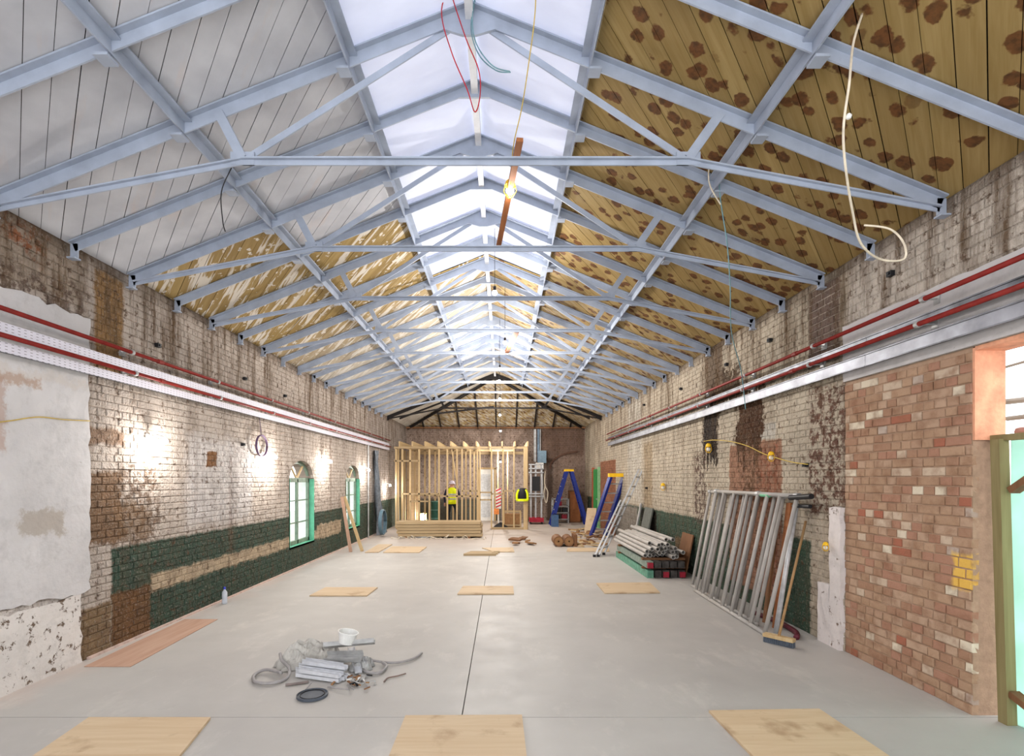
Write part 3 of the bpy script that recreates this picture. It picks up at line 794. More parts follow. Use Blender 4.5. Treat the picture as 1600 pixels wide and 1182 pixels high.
# ------------------------------------------------------------------ lamps
def pendant(u, v, Y, power, label, r=.035):
    p = PX(u, v, Y); t_ = thing('pendant_bulb', p, label, 'light bulb', 'bare bulbs along the ridge')
    G = Geo(); G.ball(p, r, 12, 8); G.obj('bulb', m_bulb, t_, smooth=True)
    G = Geo(); G.tube([p + Vector((0, 0, r*.8)), p + Vector((0, 0, r*.8 + .06))], .02, 10); G.obj('lamp_holder', m_black, t_)
    top = min(ZR - .2, ZR - max(0, (Y - YH)) / (YF - YH) * (ZR - ZE) - .05)
    G = Geo(); G.tube([p + Vector((0, 0, r*.8 + .05)), (p.x, p.y, top)], .004, 5); G.obj('flex', m_black, t_)
    lamp(p - Vector((0, 0, r + .03)), power)
pendant(773, 458, 7.2, 70, 'bare lit bulb hanging nearest the camera under the ridge')
pendant(789, 536, 9.4, 120, 'brightest bare bulb under the ridge beside the far hanging batten')
pendant(781, 577, 11.3, 110, 'third bare bulb along the ridge from the camera')
pendant(780, 596, 13.0, 110, 'fourth bare bulb along the ridge from the camera')
pendant(781, 624, 15.0, 100, 'fifth bare bulb along the ridge from the camera')
pendant(781, 649, 17.0, 70, 'sixth bare bulb, just before the hipped roof end')
pendant(782, 674, 18.6, 60, 'bare bulb hanging just above the timber stud frame')
pendant(782, 722, 19.3, 80, 'bare bulb glowing inside the timber stud frame')
def walllamp(u, v, Y, power, label, off=.20):
    x_ = XL + off; z = H - (v - CV)/F*Y; p = Vector((x_, Y, z))
    t_ = thing('wall_lamp', (XL + .01, Y, z), label, 'wall lamp', 'wall lamps on the left wall')
    G = Geo(); G.ball(p, .035, 12, 8); G.obj('bulb', m_bulb, t_, smooth=True)
    G = Geo(); G.tube([(XL + .01, Y, z + .04), (XL + off*.6, Y, z + .07), (x_, Y, z + .04)], .012, 8); G.obj('bracket_arm', m_white, t_)
    G = Geo(); G.box((XL + .01, Y - .04, z), (XL + .03, Y + .04, z + .08)); G.obj('back_plate', m_white, t_)
    lamp(p + Vector((.04, 0, -.05)), power)
walllamp(222, 690, 5.85, 30, 'glaring bulb on the left wall nearest the camera')
walllamp(407, 715, 8.7, 38, 'glaring bulb on the left wall under the coiled cable')
walllamp(498, 722, 11.5, 34, 'glaring bulb on the left wall between the arched windows')
walllamp(561, 735, 14.8, 32, 'glaring bulb on the left wall just past the second window')
walllamp(605, 759, 17.6, 22, 'small bulb on the left wall beside the stud frame')
p = Vector((-3.0, 20.2, .3)); t_ = thing('work_light', (p.x, p.y, 0), 'bright work light on the floor inside the stud frame', 'work light')
G = Geo(); G.box((p.x - .12, p.y - .04, .12), (p.x + .12, p.y + .04, .4)); G.obj('housing', m_yellow, t_)
G = Geo(); G.box((p.x - .1, p.y - .05, .14), (p.x + .1, p.y - .041, .38)); G.obj('lamp_face', m_bulb, t_)
for s_ in (-1, 1):
    G = Geo(); G.tube([(p.x + s_*.14, p.y + .12, .01), (p.x + s_*.14, p.y - .12, .01), (p.x + s_*.14, p.y, .2)], .01, 6); G.obj('leg', m_black, t_)
lamp(p + Vector((0, -.2, .05)), 40)

# ------------------------------------------------------------------ cables and battens in the roof
def cable(name, pts, r, m, label, cat='cable', k=8):
    G = Geo(); G.tube(spline(pts, k), r, 6); return G.obj(name, m, None, label, cat, smooth=True)
cable('hanging_cable', [PX(712, -40, 3.95), PX(690, 15, 3.95), PX(705, 80, 3.95), PX(730, 140, 3.95), PX(742, 175, 3.95), PX(750, 150, 3.95), PX(748, 110, 3.95), PX(728, 60, 3.95), PX(705, -10, 3.95), PX(700, -40, 3.95)], .0045, m_cable_red, 'red cable looped down from the ridge of the roof')
cable('hanging_cable', [PX(745, -20, 3.95), PX(738, 30, 3.95), PX(745, 70, 3.95), PX(770, 103, 3.95), PX(797, 112, 3.95)], .0045, m_cable_teal, 'outer blue-grey cable loop beside the red cable')
cable('hanging_cable', [PX(748, -20, 4.0), PX(736, 40, 4.0), PX(748, 85, 4.0), PX(775, 110, 4.0), PX(798, 113, 4.0)], .0045, m_cable_teal, 'inner blue-grey cable loop beside the red cable')
cable('hanging_cable', [PX(838, -60, 3.6), PX(836, 20, 3.7), PX(826, 100, 3.85), PX(815, 170, 4.0), PX(802, 230, 4.15), PX(798, 290, 4.5)], .004, m_cable_yellow, 'thin yellow-brown cable slanting down to the yellow festoon lamp')
cable('hanging_cable', [PX(1347, 22, 3.02), PX(1333, 70, 2.98), PX(1327, 130, 2.85), PX(1318, 200, 2.9), PX(1321, 260, 3.0), PX(1332, 330, 3.2), PX(1345, 380, 3.35), PX(1375, 405, 3.5), PX(1412, 405, 3.5), PX(1412, 380, 3.5), PX(1390, 358, 3.55), PX(1350, 352, 3.6)], .007, m_cable_white, 'long white cable hanging from the right roof slope, looped at its end')
cable('hanging_cable', [PX(1134, 212, 4.7), PX(1112, 245, 4.7), PX(1108, 285, 4.7), PX(1126, 320, 4.7)], .006, m_cable_white, 'short white cable drooping under the right purlin')
cable('hanging_cable', [PX(1133, 210, 4.75), PX(1124, 290, 4.75), PX(1136, 380, 4.9), PX(1141, 450, 5.1), PX(1143, 520, 5.6), PX(1158, 580, 6.4), PX(1165, 640, 6.7)], .005, m_cable_teal, 'thin teal cable hanging from the right purlin down across the wall')
cable('hanging_cable', [PX(362, 262, 4.1), PX(346, 300, 4.1), PX(348, 345, 4.1), PX(352, 362, 4.1)], .004, m_black, 'thin dark cable hanging from the left end of the nearest tie')
G = Geo(); G.ball(PX(1326, 182, 2.88), .016, 8, 6); G.obj('cable_tag', m_white, None, 'small white tag halfway up the long white hanging cable', 'tag')
G = Geo(); G.beam(PX(812, 229, 4.0) + Vector((0, -.05, .02)), PX(779, 384, 5.6) + Vector((0, .05, .02)), .05, .03)
G.obj('timber_batten', m_redwood, None, 'orange-brown timber batten lying across the two nearest ties', 'batten')
G = Geo(); G.beam(PX(808, 518, 8.7), PX(791, 552, 10.2), .07, .05)
G.obj('timber_batten', m_redwood, None, 'orange-brown timber batten on the ties beside the brightest bulb', 'batten')
def festoon(p, label, lit=False, sc_=1.0):
    p = Vector(p); t_ = thing('festoon_lamp', p, label, 'festoon lamp', 'yellow festoon lamps')
    G = Geo(); G.lathe([(a*sc_, b*sc_) for a, b in [(.02, .05), (.04, .03), (.045, .0), (.05, -.005), (.012, -.01)][::-1]], p, 14); G.obj('yellow_holder', m_yellow, t_)
    G = Geo(); G.ball(p - Vector((0, 0, .045*sc_)), .036*sc_, 10, 8); G.obj('bulb', m_bulb if lit else m_white, t_, smooth=True)
    G = Geo()
    for k in range(6):
        a = k*math.pi/3; q = lambda r_, z_: p + Vector((r_*math.cos(a), r_*math.sin(a), z_))*sc_ - p*(sc_ - 1) if False else p + Vector((r_*math.cos(a), r_*math.sin(a), z_))*sc_
        G.tube([q(.045, 0), q(.055, -.05), q(.03, -.095), q(0, -.105)], .003, 5)
    G.obj('cage', m_yellow, t_)
festoon(PX(797, 290, 4.6), 'yellow caged festoon lamp hanging beside the orange batten', True); lamp(PX(797, 290, 4.6) - Vector((0, 0, .14)), 4)
xw = XR - .07
def wR(u, v, off=.07): X = XR - off; Y = F*X/(u - CU); return Vector((X, Y, H - (v - CV)/F*Y))
def wL(u, v, off=.03): X = XL + off; Y = F*X/(u - CU); return Vector((X, Y, H - (v - CV)/F*Y))
festoon(wR(1205, 711), 'yellow caged lamp on the red brick patch of the right wall', sc_=.8)
festoon(wR(1107, 698), 'yellow caged lamp on the black-stained pier of the right wall')
festoon(wR(1036, 759), 'small yellow lamp low on the right wall beyond the tube racks')
festoon(wR(1290, 852, .1), 'small yellow lamp in the hole of the near white pier', sc_=.6)
cable('festoon_cable', [wR(1100, 690), wR(1115, 688), wR(1140, 690), wR(1167, 697), wR(1190, 708), wR(1204, 713), wR(1235, 722), wR(1262, 726)], .006, m_cable_yellow, 'yellow festoon cable sagging along the right wall')
cable('festoon_cable', [wL(-20, 662), wL(15, 658), wL(60, 652), wL(100, 656), wL(140, 658)], .005, m_cable_yellow, 'thin yellow cable across the white plaster on the left')
# coil on the left wall
c = wL(408, 697, .06); G = Geo()
for k in range(3):
    G.tube([c + Vector((.01*k, .19*math.cos(a*math.pi/10), .17*math.sin(a*math.pi/10))) for a in range(21)], .009, 6)
G.tube([c + Vector((0, 0, .17)), c + Vector((-.03, 0, .5))], .005, 6)
G.obj('cable_coil', plain('purple_grey_cable', C(98, 78, 104), .5), None, 'purple-grey cable coil hanging above the second wall bulb', 'cable coil', smooth=True)

# ------------------------------------------------------------------ plywood boards on the floor
def board(name, c4, th, m, label, cat='board', z=.001, group=None):
    G = Geo(); b_ = [Vector((p[0], p[1], z)) for p in c4]
    G.add(b_ + [p + Vector((0, 0, th)) for p in b_], [(3,2,1,0),(4,5,6,7),(0,1,5,4),(1,2,6,5),(2,3,7,6),(3,0,4,7)])
    return G.obj(name, m, None, label, cat, group)
PLG = 'plywood squares on the concrete floor'
board('plywood_sheet', [(-2.83, 3.03), (-1.93, 3.05), (-2.06, 3.75), (-2.92, 3.75)], .018, m_ply, 'plywood square at the lower left of the floor', group=PLG)
board('plywood_sheet', [(-.69, 3.02), (.15, 3.02), (.14, 3.79), (-.69, 3.78)], .018, m_ply, 'plywood square at the bottom centre over the floor seam', group=PLG)
board('plywood_sheet', [(1.53, 3.03), (2.36, 3.03), (2.32, 3.89), (1.50, 3.86)], .018, m_ply, 'plywood square at the lower right of the floor', group=PLG)
board('plywood_sheet', [(-2.79, 7.68), (-1.96, 7.68), (-1.94, 8.26), (-2.75, 8.26)], .018, m_ply, 'plywood square in the middle distance on the left', group=PLG)
board('plywood_sheet', [(-.66, 7.78), (.17, 7.80), (.17, 8.36), (-.62, 8.36)], .018, m_ply, 'plywood square in the middle distance on the floor seam', group=PLG)
board('plywood_sheet', [(1.51, 7.85), (2.34, 7.88), (2.40, 8.65), (1.52, 8.6)], .018, m_ply, 'plywood square in the middle distance near the tube stack', group=PLG)
board('plywood_sheet', [(-2.74, 12.2), (-1.91, 12.2), (-1.88, 13.2), (-2.76, 13.3)], .018, m_ply, 'plywood sheet before the long timber stack', group=PLG)
board('plywood_sheet', [(-3.16, 12.2), (-2.86, 12.25), (-2.84, 13.7), (-3.2, 13.7)], .018, m_ply, 'narrow plywood strip beside the leaning battens', group=PLG)
board('plywood_sheet', [(-.18, 12.3), (.28, 12.3), (.26, 13.1), (-.5, 13.0)], .018, m_ply, 'plywood sheet beside the split battens in the distance', group=PLG)
board('plywood_sheet', [(1.5, 12.4), (2.5, 12.4), (2.6, 13.0), (1.6, 13.0)], .018, m_ply, 'plywood sheet in front of the two brown rolls', group=PLG)
board('hardboard_sheet', [(-3.78, 4.80), (-3.36, 4.80), (-3.44, 6.42), (-3.84, 6.42)], .006, m_hard, 'long pinkish hardboard strip along the foot of the left wall')
for i in range(5):
    y_ = 11.75 + .1*i; G = Geo(); G.box((-.86 + .03*i, y_, .001), (-.14 + .02*i - .12*(i % 2), y_ + .08, .045))
    G.obj('timber_batten', m_timberx, None, 'short pale batten in the split bundle on the far floor', 'batten', 'short pale battens on the far floor')
# bottle
b_ = FL(351, 944); b_.x = max(b_.x, XL + .1); t_ = thing('water_bottle', b_, 'clear water bottle with blue cap by the left wall', 'bottle')
G = Geo(); G.lathe([(.03, 0), (.034, .01), (.034, .15), (.026, .17), (.012, .19), (.012, .2)], b_, 14); G.obj('bottle_body', plain('clear_plastic', C(190, 195, 205), .2), t_, smooth=True)
G = Geo(); G.lathe([(.016, .2), (.016, .225), (.012, .23)], b_, 12); G.obj('bottle_cap', plain('blue_cap', C(60, 70, 190), .4), t_)

# ------------------------------------------------------------------ waste pile
lid = FL(488, 1089); t_ = thing('bucket_lid', lid, 'dark grey round plastic lid lying on the floor', 'lid')
G = Geo(); G.lathe([(.112, .001), (.118, .006), (.118, .022), (.11, .025), (.105, .016), (.01, .016)], lid, 36); G.obj('lid_disc', plain('slate_plastic', C(74, 80, 90), .5), t_)
G = Geo(); G.tube([lid + Vector((.09*math.cos(a*math.pi/16), .09*math.sin(a*math.pi/16), .018)) for a in range(33)], .004, 5); G.obj('moulded_ring', m_black, t_)
def fcable(pts, r, m, label, name='flexible_conduit', cat='conduit'):
    G = Geo(); G.tube(spline([FL(u, v, z) for u, v, z in pts], 8), r, 8); G.obj(name, m, None, label, cat, smooth=True)
fcable([(440, 1052, .05), (415, 1047, .03), (397, 1056, .02), (400, 1066, .02), (425, 1068, .02), (448, 1060, .02), (452, 1045, .06), (440, 1032, .1), (438, 1022, .12)], .014, m_conduit, 'grey flexible conduit looping out of the left of the waste heap')
fcable([(570, 1030, .04), (566, 1042, .02), (572, 1050, .02), (592, 1052, .02), (604, 1042, .03), (598, 1036, .03)], .014, m_conduit, 'short grey conduit curl at the right of the waste heap')
fcable([(560, 1026, .05), (590, 1034, .03), (620, 1036, .02), (645, 1030, .02), (659, 1021, .02)], .012, m_conduit, 'long grey conduit stretching right from the waste heap')
fcable([(600, 1066, .01), (606, 1060, .01), (620, 1057, .01), (634, 1053, .01)], .006, plain('brown_wire', C(120, 100, 92), .6), 'short brown wire right of the waste heap', 'wire_offcut', 'wire')
fcable([(446, 1071, .012), (462, 1069, .012), (482, 1066, .012)], .011, plain('grey_stick', C(120, 108, 104), .6), 'thin grey rod at the left front of the waste heap', 'metal_rod', 'rod')
ctr = FL(520, 1046)
TRG = 'bundle of steel stud track offcuts'
U_ = lambda w_, h_: [(-w_/2, 0), (w_/2, 0), (w_/2, h_), (w_/2 - .003, h_), (w_/2 - .003, .003), (-w_/2 + .003, .003), (-w_/2 + .003, h_), (-w_/2, h_)]
m_track = plain('shiny_track', C(214, 216, 222), .3, .2, var=.08)
for i in range(10):
    r_, c_ = divmod(i, 4); a = FL(463, 1050 + c_*3.5); b = FL(537, 1058 + c_*3.5); dz = Vector((0, 0, .012 + .035*r_))
    G = Geo(); G.prism(U_(.045, .03), a + dz + Vector((.03*r_, .02, 0)), b + dz + Vector((random.uniform(-.05, .04), 0, 0))); G.obj('steel_track', m_track, None, 'shiny steel track length in the bundle on the waste heap', 'steel track', TRG)
a, b = FL(506, 1042) + Vector((0, 0, .17)), FL(585, 1040) + Vector((0, 0, .2))
G = Geo(); G.prism(U_(.07, .04), a, b, (0, .6, 1)); G.obj('steel_track', m_galv, None, 'wide grey steel channel lying across the top of the waste heap', 'steel track')
a, b = FL(510, 1048) + Vector((0, 0, .1)), FL(566, 1050) + Vector((0, 0, .12))
G = Geo(); G.prism(U_(.09, .05), a, b, (0, -.5, 1)); G.obj('steel_track', m_galv, None, 'steel channel under the white tub on the waste heap', 'steel track')
a, b = FL(548, 1030) + Vector((0, 0, .1)), FL(560, 1056) + Vector((0, 0, .02))
G = Geo(); G.prism(U_(.06, .03), a, b); G.obj('steel_track', m_track, None, 'short steel channel sloping down the front of the waste heap', 'steel track')
tb = FL(541, 1040) + Vector((0, 0, .205)); M_ = Matrix.Rotation(R(12), 3, 'Y')
t_ = thing('tub', tb, 'white round plastic tub on top of the waste heap', 'tub')
G = Geo(); G.lathe([(.07, 0), (.085, .095), (.092, .095), (.092, .105), (.083, .105), (.068, .01)], tb, 24, M_); G.obj('tub_body', m_white, t_)
G = Geo(); G.tube([tb + M_ @ Vector((.09*math.cos(a*math.pi/12), .09*math.sin(a*math.pi/12), .10)) for a in range(25)], .005, 5); G.obj('rim', m_white, t_)
def crumple(c, sx, sy, sz, seed, m, label, name='plastic_sheet', cat='plastic sheet', rot=0, n=26):
    rr = random.Random(seed); G = Geo(); vs = []; fs = []
    ph = [(rr.uniform(3, 11), rr.uniform(3, 11), rr.uniform(0, 6)) for _ in range(7)]
    for i in range(n+1):
        for j in range(n+1):
            x_, y_ = i/n*2-1, j/n*2-1; e = max(0, 1 - x_*x_) * max(0, 1 - y_*y_)
            h = sum(abs(math.sin(a*x_ + b*y_ + p)) for a, b, p in ph)/7
            z_ = sz * (e**.6) * (.35 + .9*h) + .004
            X_, Y_ = sx*x_*(1+.12*math.sin(7*y_+seed)), sy*y_*(1+.12*math.sin(5*x_+seed))
            ca, sa = math.cos(rot), math.sin(rot)
            vs.append((c[0] + X_*ca - Y_*sa, c[1] + X_*sa + Y_*ca, c[2] + z_))
    for i in range(n):
        for j in range(n): fs.append((i*(n+1)+j, (i+1)*(n+1)+j, (i+1)*(n+1)+j+1, i*(n+1)+j+1))
    G.add(vs, fs); return G.obj(name, m, None, label, cat, smooth=False)
m_poly = plain('milky_polythene', C(176, 172, 166), .35, var=.1)
crumple(FL(478, 1038), .24, .12, .21, 3, m_poly, 'crumpled milky polythene sheet heaped at the back of the waste', rot=.6)
crumple(FL(512, 1036), .15, .12, .17, 8, m_poly, 'smaller crumpled polythene piece behind the track bundle', rot=-.3)
crumple(FL(565, 1044), .1, .1, .1, 5, m_galv, 'crumpled foil scrap at the right of the waste heap', 'foil_scrap', 'scrap')
rr = random.Random(5); SCR = 'small brown and white scraps on the floor'
for i in range(34):
    u, v = rr.gauss(560, 16), rr.gauss(1066, 6); p = FL(u, v); L_ = rr.uniform(.02, .09); a = rr.uniform(0, 3.1); zz = rr.uniform(.006, .03)
    G = Geo(); d = Vector((math.cos(a), math.sin(a), 0))*L_/2
    G.beam(p - d + Vector((0, 0, zz)), p + d + Vector((0, 0, zz + rr.uniform(-.004, .02))), rr.uniform(.006, .02), .008)
    q = rr.choice(((m_card, 'tan'), (m_card, 'tan'), (m_browntim, 'dark brown'), (m_white, 'white'), (m_black, 'black'), (m_galv, 'grey')))
    G.obj('scrap', q[0], None, 'tiny %s offcut scattered at the right front of the waste heap' % q[1], 'scrap', SCR)
for i, (u0, v0, u1, v1) in enumerate(((478, 1078, 486, 1068), (512, 1074, 545, 1078), (543, 1070, 553, 1078), (565, 1062, 575, 1074))):
    G = Geo(); G.tube([FL(u0, v0, .012), FL(u1, v1, .03)], .006, 6); G.obj('wire_offcut', m_conduit, None, 'thin grey wire stub in front of the waste heap', 'wire', 'wire stubs by the waste heap')

# ------------------------------------------------------------------ tube racks leaning on the right wall
def rack(y0, y1, bars, label, xb0, xb1, r=.024, seed=1, wall=XR - .06, top=1.5):
    rr = random.Random(seed)
    t_ = thing('steel_tube_frame', (xb0, y0, 0), label, 'tube frame', 'steel tube frames leaning on the right wall')
    B = lambda t: Vector((xb0 + (xb1-xb0)*t, y0 + (y1-y0)*t, .025)); Tp = lambda t: Vector((wall, y0 + .12 + (y1-y0)*t, top))
    G = Geo(); G.tube([B(-.01), B(1.01)], r, 10); G.obj('bottom_rail', m_tube, t_, smooth=True)
    G = Geo(); G.tube([Tp(-.01), Tp(1.01)], r, 10); G.obj('top_rail', m_tube, t_, smooth=True)
    for k in bars:
        G = Geo(); G.tube([B(k), Tp(k)], r*.95, 10); G.obj('bar', m_tube, t_, smooth=True)
    for k in (bars[0], bars[-1], bars[len(bars)//2]):
        G = Geo(); p = Tp(k); G.tube([p + Vector((0, -.04, 0)), p + Vector((0, .04, 0))], r*1.4, 10); G.obj('coupler', m_galv, t_)
    return t_
rack(8.35, 6.15, [i/11 for i in range(12)], 'far wide steel tube frame with many bars leaning on right wall', 2.98, 2.94, seed=1)
rack(8.0, 5.75, [0.02, .14, .29, .47, .60, .71, .84, 1.0], 'near steel tube frame resting against the wider one', 2.90, 2.84, seed=2, wall=XR - .12, top=1.515)
G = Geo(); a, b = FL(1212, 990, .03), wR(1245, 786, .1); G.tube([a, b], .026, 12); G.obj('loose_pole', plain('pale_grey_pole', C(196, 196, 198), .4, .2), None, 'single pale grey pole leaning right of the tube frames', 'pole', smooth=True)
G = Geo(); p = wR(1196, 774, .12); G.tube([p + Vector((0, -.1, 0)), p + Vector((0, .1, 0))], .027, 10); G.obj('green_tape', m_tape, None, 'green tape wrapped round the top rail of the tube frames', 'tape')
for i, (u, vb, w_) in enumerate(((1222, 960, .09), (1205, 948, .06))):
    q = F * (XR - .2) / (u - CU); G = Geo(); G.beam((XR - .28, q, .0), (XR - .035, q + .15, 1.42 - .1*i), w_, .025, (-1, 0, .2)); G.obj('timber_plank', m_redwood if i == 0 else m_browntim, None, ('orange-brown', 'dark brown')[i] + ' plank leaning on the wall behind the tube frames', 'plank')
G = Geo(); G.tube(spline([(3.1, 5.6, .03), (3.2, 5.8, .03), (3.22, 6.2, .03), (3.15, 6.6, .03)], 6), .03, 8); G.obj('hose', plain('maroon_hose', C(92, 34, 48), .5), None, 'maroon hose on the floor behind the tube frames', 'hose', smooth=True)
# pier ledge pipes near (1260,760)
G = Geo(); G.tube([wR(1235, 778, .14), wR(1268, 776, .14)], .03, 12); G.tube([wR(1240, 791, .1), wR(1266, 792, .1)], .022, 10)
G.obj('pipe_stub', m_black, None, 'dark pipe stubs resting on the end of the frame top', 'pipe')
# broom
hd = FL(1217, 1008); t_ = thing('broom', hd, 'wooden push broom leaning on the right wall pier', 'broom')
ax_ = Vector((.62, -.78, 0)).normalized(); G = Geo()
p0, p1 = hd - ax_*.15 + Vector((0, 0, .075)), hd + ax_*.15 + Vector((0, 0, .075)); G.beam(p0, p1, .07, .035); G.obj('broom_head', m_timber, t_)
G = Geo()
for k in range(15):
    for j in (-1, 0, 1):
        q = p0.lerp(p1, (k+.5)/15) + Vector((-ax_.y, ax_.x, 0))*.02*j
        G.tube([q - Vector((0, 0, .012)), Vector((q.x, q.y, .002))], .010, 5, r1=.012)
G.obj('bristles', m_bristle, t_, kind='stuff')
top = wR(1259, 815, .03); G = Geo(); G.tube([hd + Vector((0, 0, .085)), top], .0135, 10); G.obj('handle', wood('broom_handle', C(176, 142, 100), C(150, 112, 74), axis='z'), t_, smooth=True)

# ------------------------------------------------------------------ stack of scaffold tubes
SG = 'scaffold tubes stacked by the right wall'
proto = None
rr = random.Random(11)
G = Geo(); G.pipe((0, 0, 0), (0, 2.5, 0), .036, .028, 12); me_t = G.obj('scaffold_tube', m_tube, None, 'grey scaffold tube in the upper stack by the right wall', 'scaffold tube', SG, smooth=False)
first = True
for row, (n_, z_) in enumerate(((8, .355), (8, .42), (6, .485), (4, .55))):
    for k in range(n_):
        o = me_t if first else me_t.copy()
        if not first: COL.objects.link(o)
        first = False
        o.location = (2.51 + .085*k + .0425*row + rr.uniform(-.004, .004), 9.2 + rr.uniform(-.1, .3), z_ + rr.uniform(-.001, .001)); o.rotation_euler = (0, 0, rr.uniform(-.002, .002))
        o['label'] = 'grey scaffold tube in %s of the wall stack, %s from left' % (('bottom tube row', 'second tube row', 'third tube row', 'top tube row')[row], ORD[k])
for k in range(2):
    o = me_t.copy(); COL.objects.link(o); o['label'] = ('loose scaffold tube lying askew on top of the tube stack', 'second askew tube on the stack, nearer the wall')[k]
    o.location = (2.90 + .12*k, 9.4, .625 + .0*k); o.rotation_euler = (R(.3), 0, R(.8*k))
m_mintb = plain('faded_mint_beam', C(98, 150, 128), .6, var=.2); m_palebeam = plain('pale_green_grey_beam', C(128, 142, 132), .6, var=.2)
m_darkbeam = plain('dark_dirty_beam', C(70, 66, 64), .7, var=.3)
for k in range(5):
    G = Geo(); x_ = 2.48 + .135*k
    G.box((x_, 9.1, .001), (x_ + .11, 11.6, .13)); G.obj('formwork_beam', m_mintb if k == 0 else m_darkbeam, None, ('mint green beam at the front foot of the tube stack' if k == 0 else 'grey beam in the bottom layer under the tube stack'), 'beam', None if k == 0 else 'beams under the tube stack')
    G = Geo(); G.box((x_ + .0, 9.12, .17), (x_ + .11, 11.5, .28)); G.obj('formwork_beam', m_palebeam if k == 0 else m_darkbeam, None, ('pale green beam on top of the mint beam' if k == 0 else 'dark beam in the second layer under the tube stack'), 'beam', None if k == 0 else 'second layer beams under the tube stack')
for (y_) in (9.3, 11.2):
    for zz in (.131, .281):
        G = Geo(); G.box((2.45, y_, zz), (3.2, y_ + .08, zz + .036)); G.obj('timber_spacer', m_browntim, None, 'brown timber spacer laid across the beams of the tube stack', 'timber', 'timber spacers in the tube stack')
m_redcap = plain('red_cap', C(150, 30, 50), .5)
for (x_, z_) in ((2.53, .22), (2.80, .065), (3.08, .065)):
    G = Geo(); G.box((x_ - .045, 9.06, z_ - .045), (x_ + .045, 9.12, z_ + .045)); G.obj('end_cap', m_redcap if x_ != 2.66 else m_white, None, 'square plastic cap on a beam end of the tube stack', 'cap', 'beam end caps on the tube stack')
# boards behind the stack
G = Geo(); G.beam((3.1, 12.0, .0), (XR - .06, 12.0, 1.05), .62, .03, (-1, 0, .1)); G.obj('grey_board', plain('grey_board', C(96, 98, 92), .7), None, 'dark grey board leaning on the wall behind the ladders', 'board')
G = Geo(); G.beam((3.12, 12.75, .0), (XR - .05, 12.75, 1.12), .1, .03, (-1, 0, .1)); G.obj('grey_post', m_galv, None, 'upright pale steel strip beside the dark grey board', 'strip')
G = Geo(); G.box((2.75, 9.6, .0), (2.76, 9.61, .01)); 
G = Geo(); G.beam((3.2, 9.55, 0), (XR - .04, 9.55, .72), .55, .02, (-1, 0, .1)); G.obj('brown_board', m_browntim, None, 'brown board leaning on the green dado behind the tube stack', 'board')

# ------------------------------------------------------------------ ladders
def ladder(b0, t0, wdir, wd, rungs, label, mrail, mrung, name='ladder', rs=.03):
    b0, t0, wdir = Vector(b0), Vector(t0), Vector(wdir).normalized()
    t_ = thing(name, b0, label, 'ladder'); d = (t0 - b0)
    for s_ in (-.5, .5):
        G = Geo(); G.beam(b0 + wdir*wd*s_, t0 + wdir*wd*s_*.9, rs*.8, rs*2, wdir.cross(d)); ral = G.obj('rail', mrail, t_)
        G = Geo(); q = b0 + wdir*wd*s_; G.box((q.x - .03, q.y - .03, max(0, q.z - .0)), (q.x + .03, q.y + .03, q.z + .05)); G.obj('foot', m_black, ral)
    for k in range(rungs):
        q = b0 + d*((k + .8)/(rungs + .6)); G = Geo(); G.beam(q - wdir*wd*.5, q + wdir*wd*.5, .025, .028, d); G.obj('rung', mrung, t_)
    return t_
# aluminium combination ladder, two sections
lb = FL(939, 869); lt = Vector((XR - .06, 12.75, 1.93)); wd_ = Vector((.5, .86, 0))
ladder(lb, lt, wd_, .36, 8, 'silver aluminium ladder leaning on the right wall, longer section', m_alu, m_alu, rs=.019)
ladder(lb + Vector((-.10, -.04, 0)), lb.lerp(lt, .62) + Vector((-.10, -.04, .02)), wd_, .30, 6, 'shorter silver ladder section resting behind the long silver ladder', m_alu, m_alu, rs=.019)
# blue folded step ladder leaning
bb = FL(934, 838); bt = Vector((3.22, 14.9, 1.78))
t_ = ladder(bb, bt, Vector((1, .1, 0)), .42, 6, 'blue folded stepladder with yellow top leaning on right wall', m_blue, m_alu, rs=.085)
G = Geo(); G.box((bt.x - .24, bt.y - .09, bt.z - .02), (bt.x + .24, bt.y + .12, bt.z + .08)); G.obj('top_cap', m_yellow, t_)
G = Geo(); G.beam(bb + Vector((-.17, .3, 0)), bt + Vector((-.16, .1, 0)), .04, .06, (0, 1, .4)); G.beam(bb + Vector((.27, .3, 0)), bt + Vector((.2, .1, 0)), .04, .06, (0, 1, .4)); G.obj('rear_frame', m_blue, t_)
# blue A-frame step ladder, opened sideways
A = Vector((2.45, 19.6, 2.02)); t_ = thing('stepladder', (2.45, 19.6, 0), 'tall blue open stepladder with yellow cap at the far end', 'ladder')
for s_, xb in ((-1, 1.78), (1, 3.1)):
    for dy in (-.3, .3):
        G = Geo(); G.beam((xb, 19.6 + dy, 0.0), (A.x + s_*.08, 19.6 + dy*.55, 2.0), .12, .05, (0, 1, 0)); G.obj('rail', m_blue, t_)
    for k in range(6):
        f_ = (k + 1)/7; x_ = xb + (A.x + s_*.08 - xb)*f_; hwid = .3 - .135*f_
        G = Geo(); G.box((x_ - .05, 19.6 - hwid, 2.0*f_ - .015), (x_ + .05, 19.6 + hwid, 2.0*f_ + .015)); G.obj('tread' if s_ < 0 else 'cross_bar', m_alu if s_ < 0 else m_blue, t_)
G = Geo(); G.box((A.x - .16, 19.4, 1.98), (A.x + .16, 19.8, 2.06)); G.obj('top_cap', m_yellow, t_)

# ------------------------------------------------------------------ leaning battens on the left
for (u0, v0, dx, m_, lab) in ((548, 863, 0, m_hard, 'reddish batten leaning on the left wall by the second window'), (566, 862, 0, m_timber, 'pale batten leaning to the left beside the second window')):
    b0 = FL(u0, v0); G = Geo(); G.beam(b0, (XL + .07, 12.95 if u0 == 566 else 12.75, 1.27), .07, .03, (0, 1, .2)); G.obj('timber_batten', m_, None, lab, 'batten')
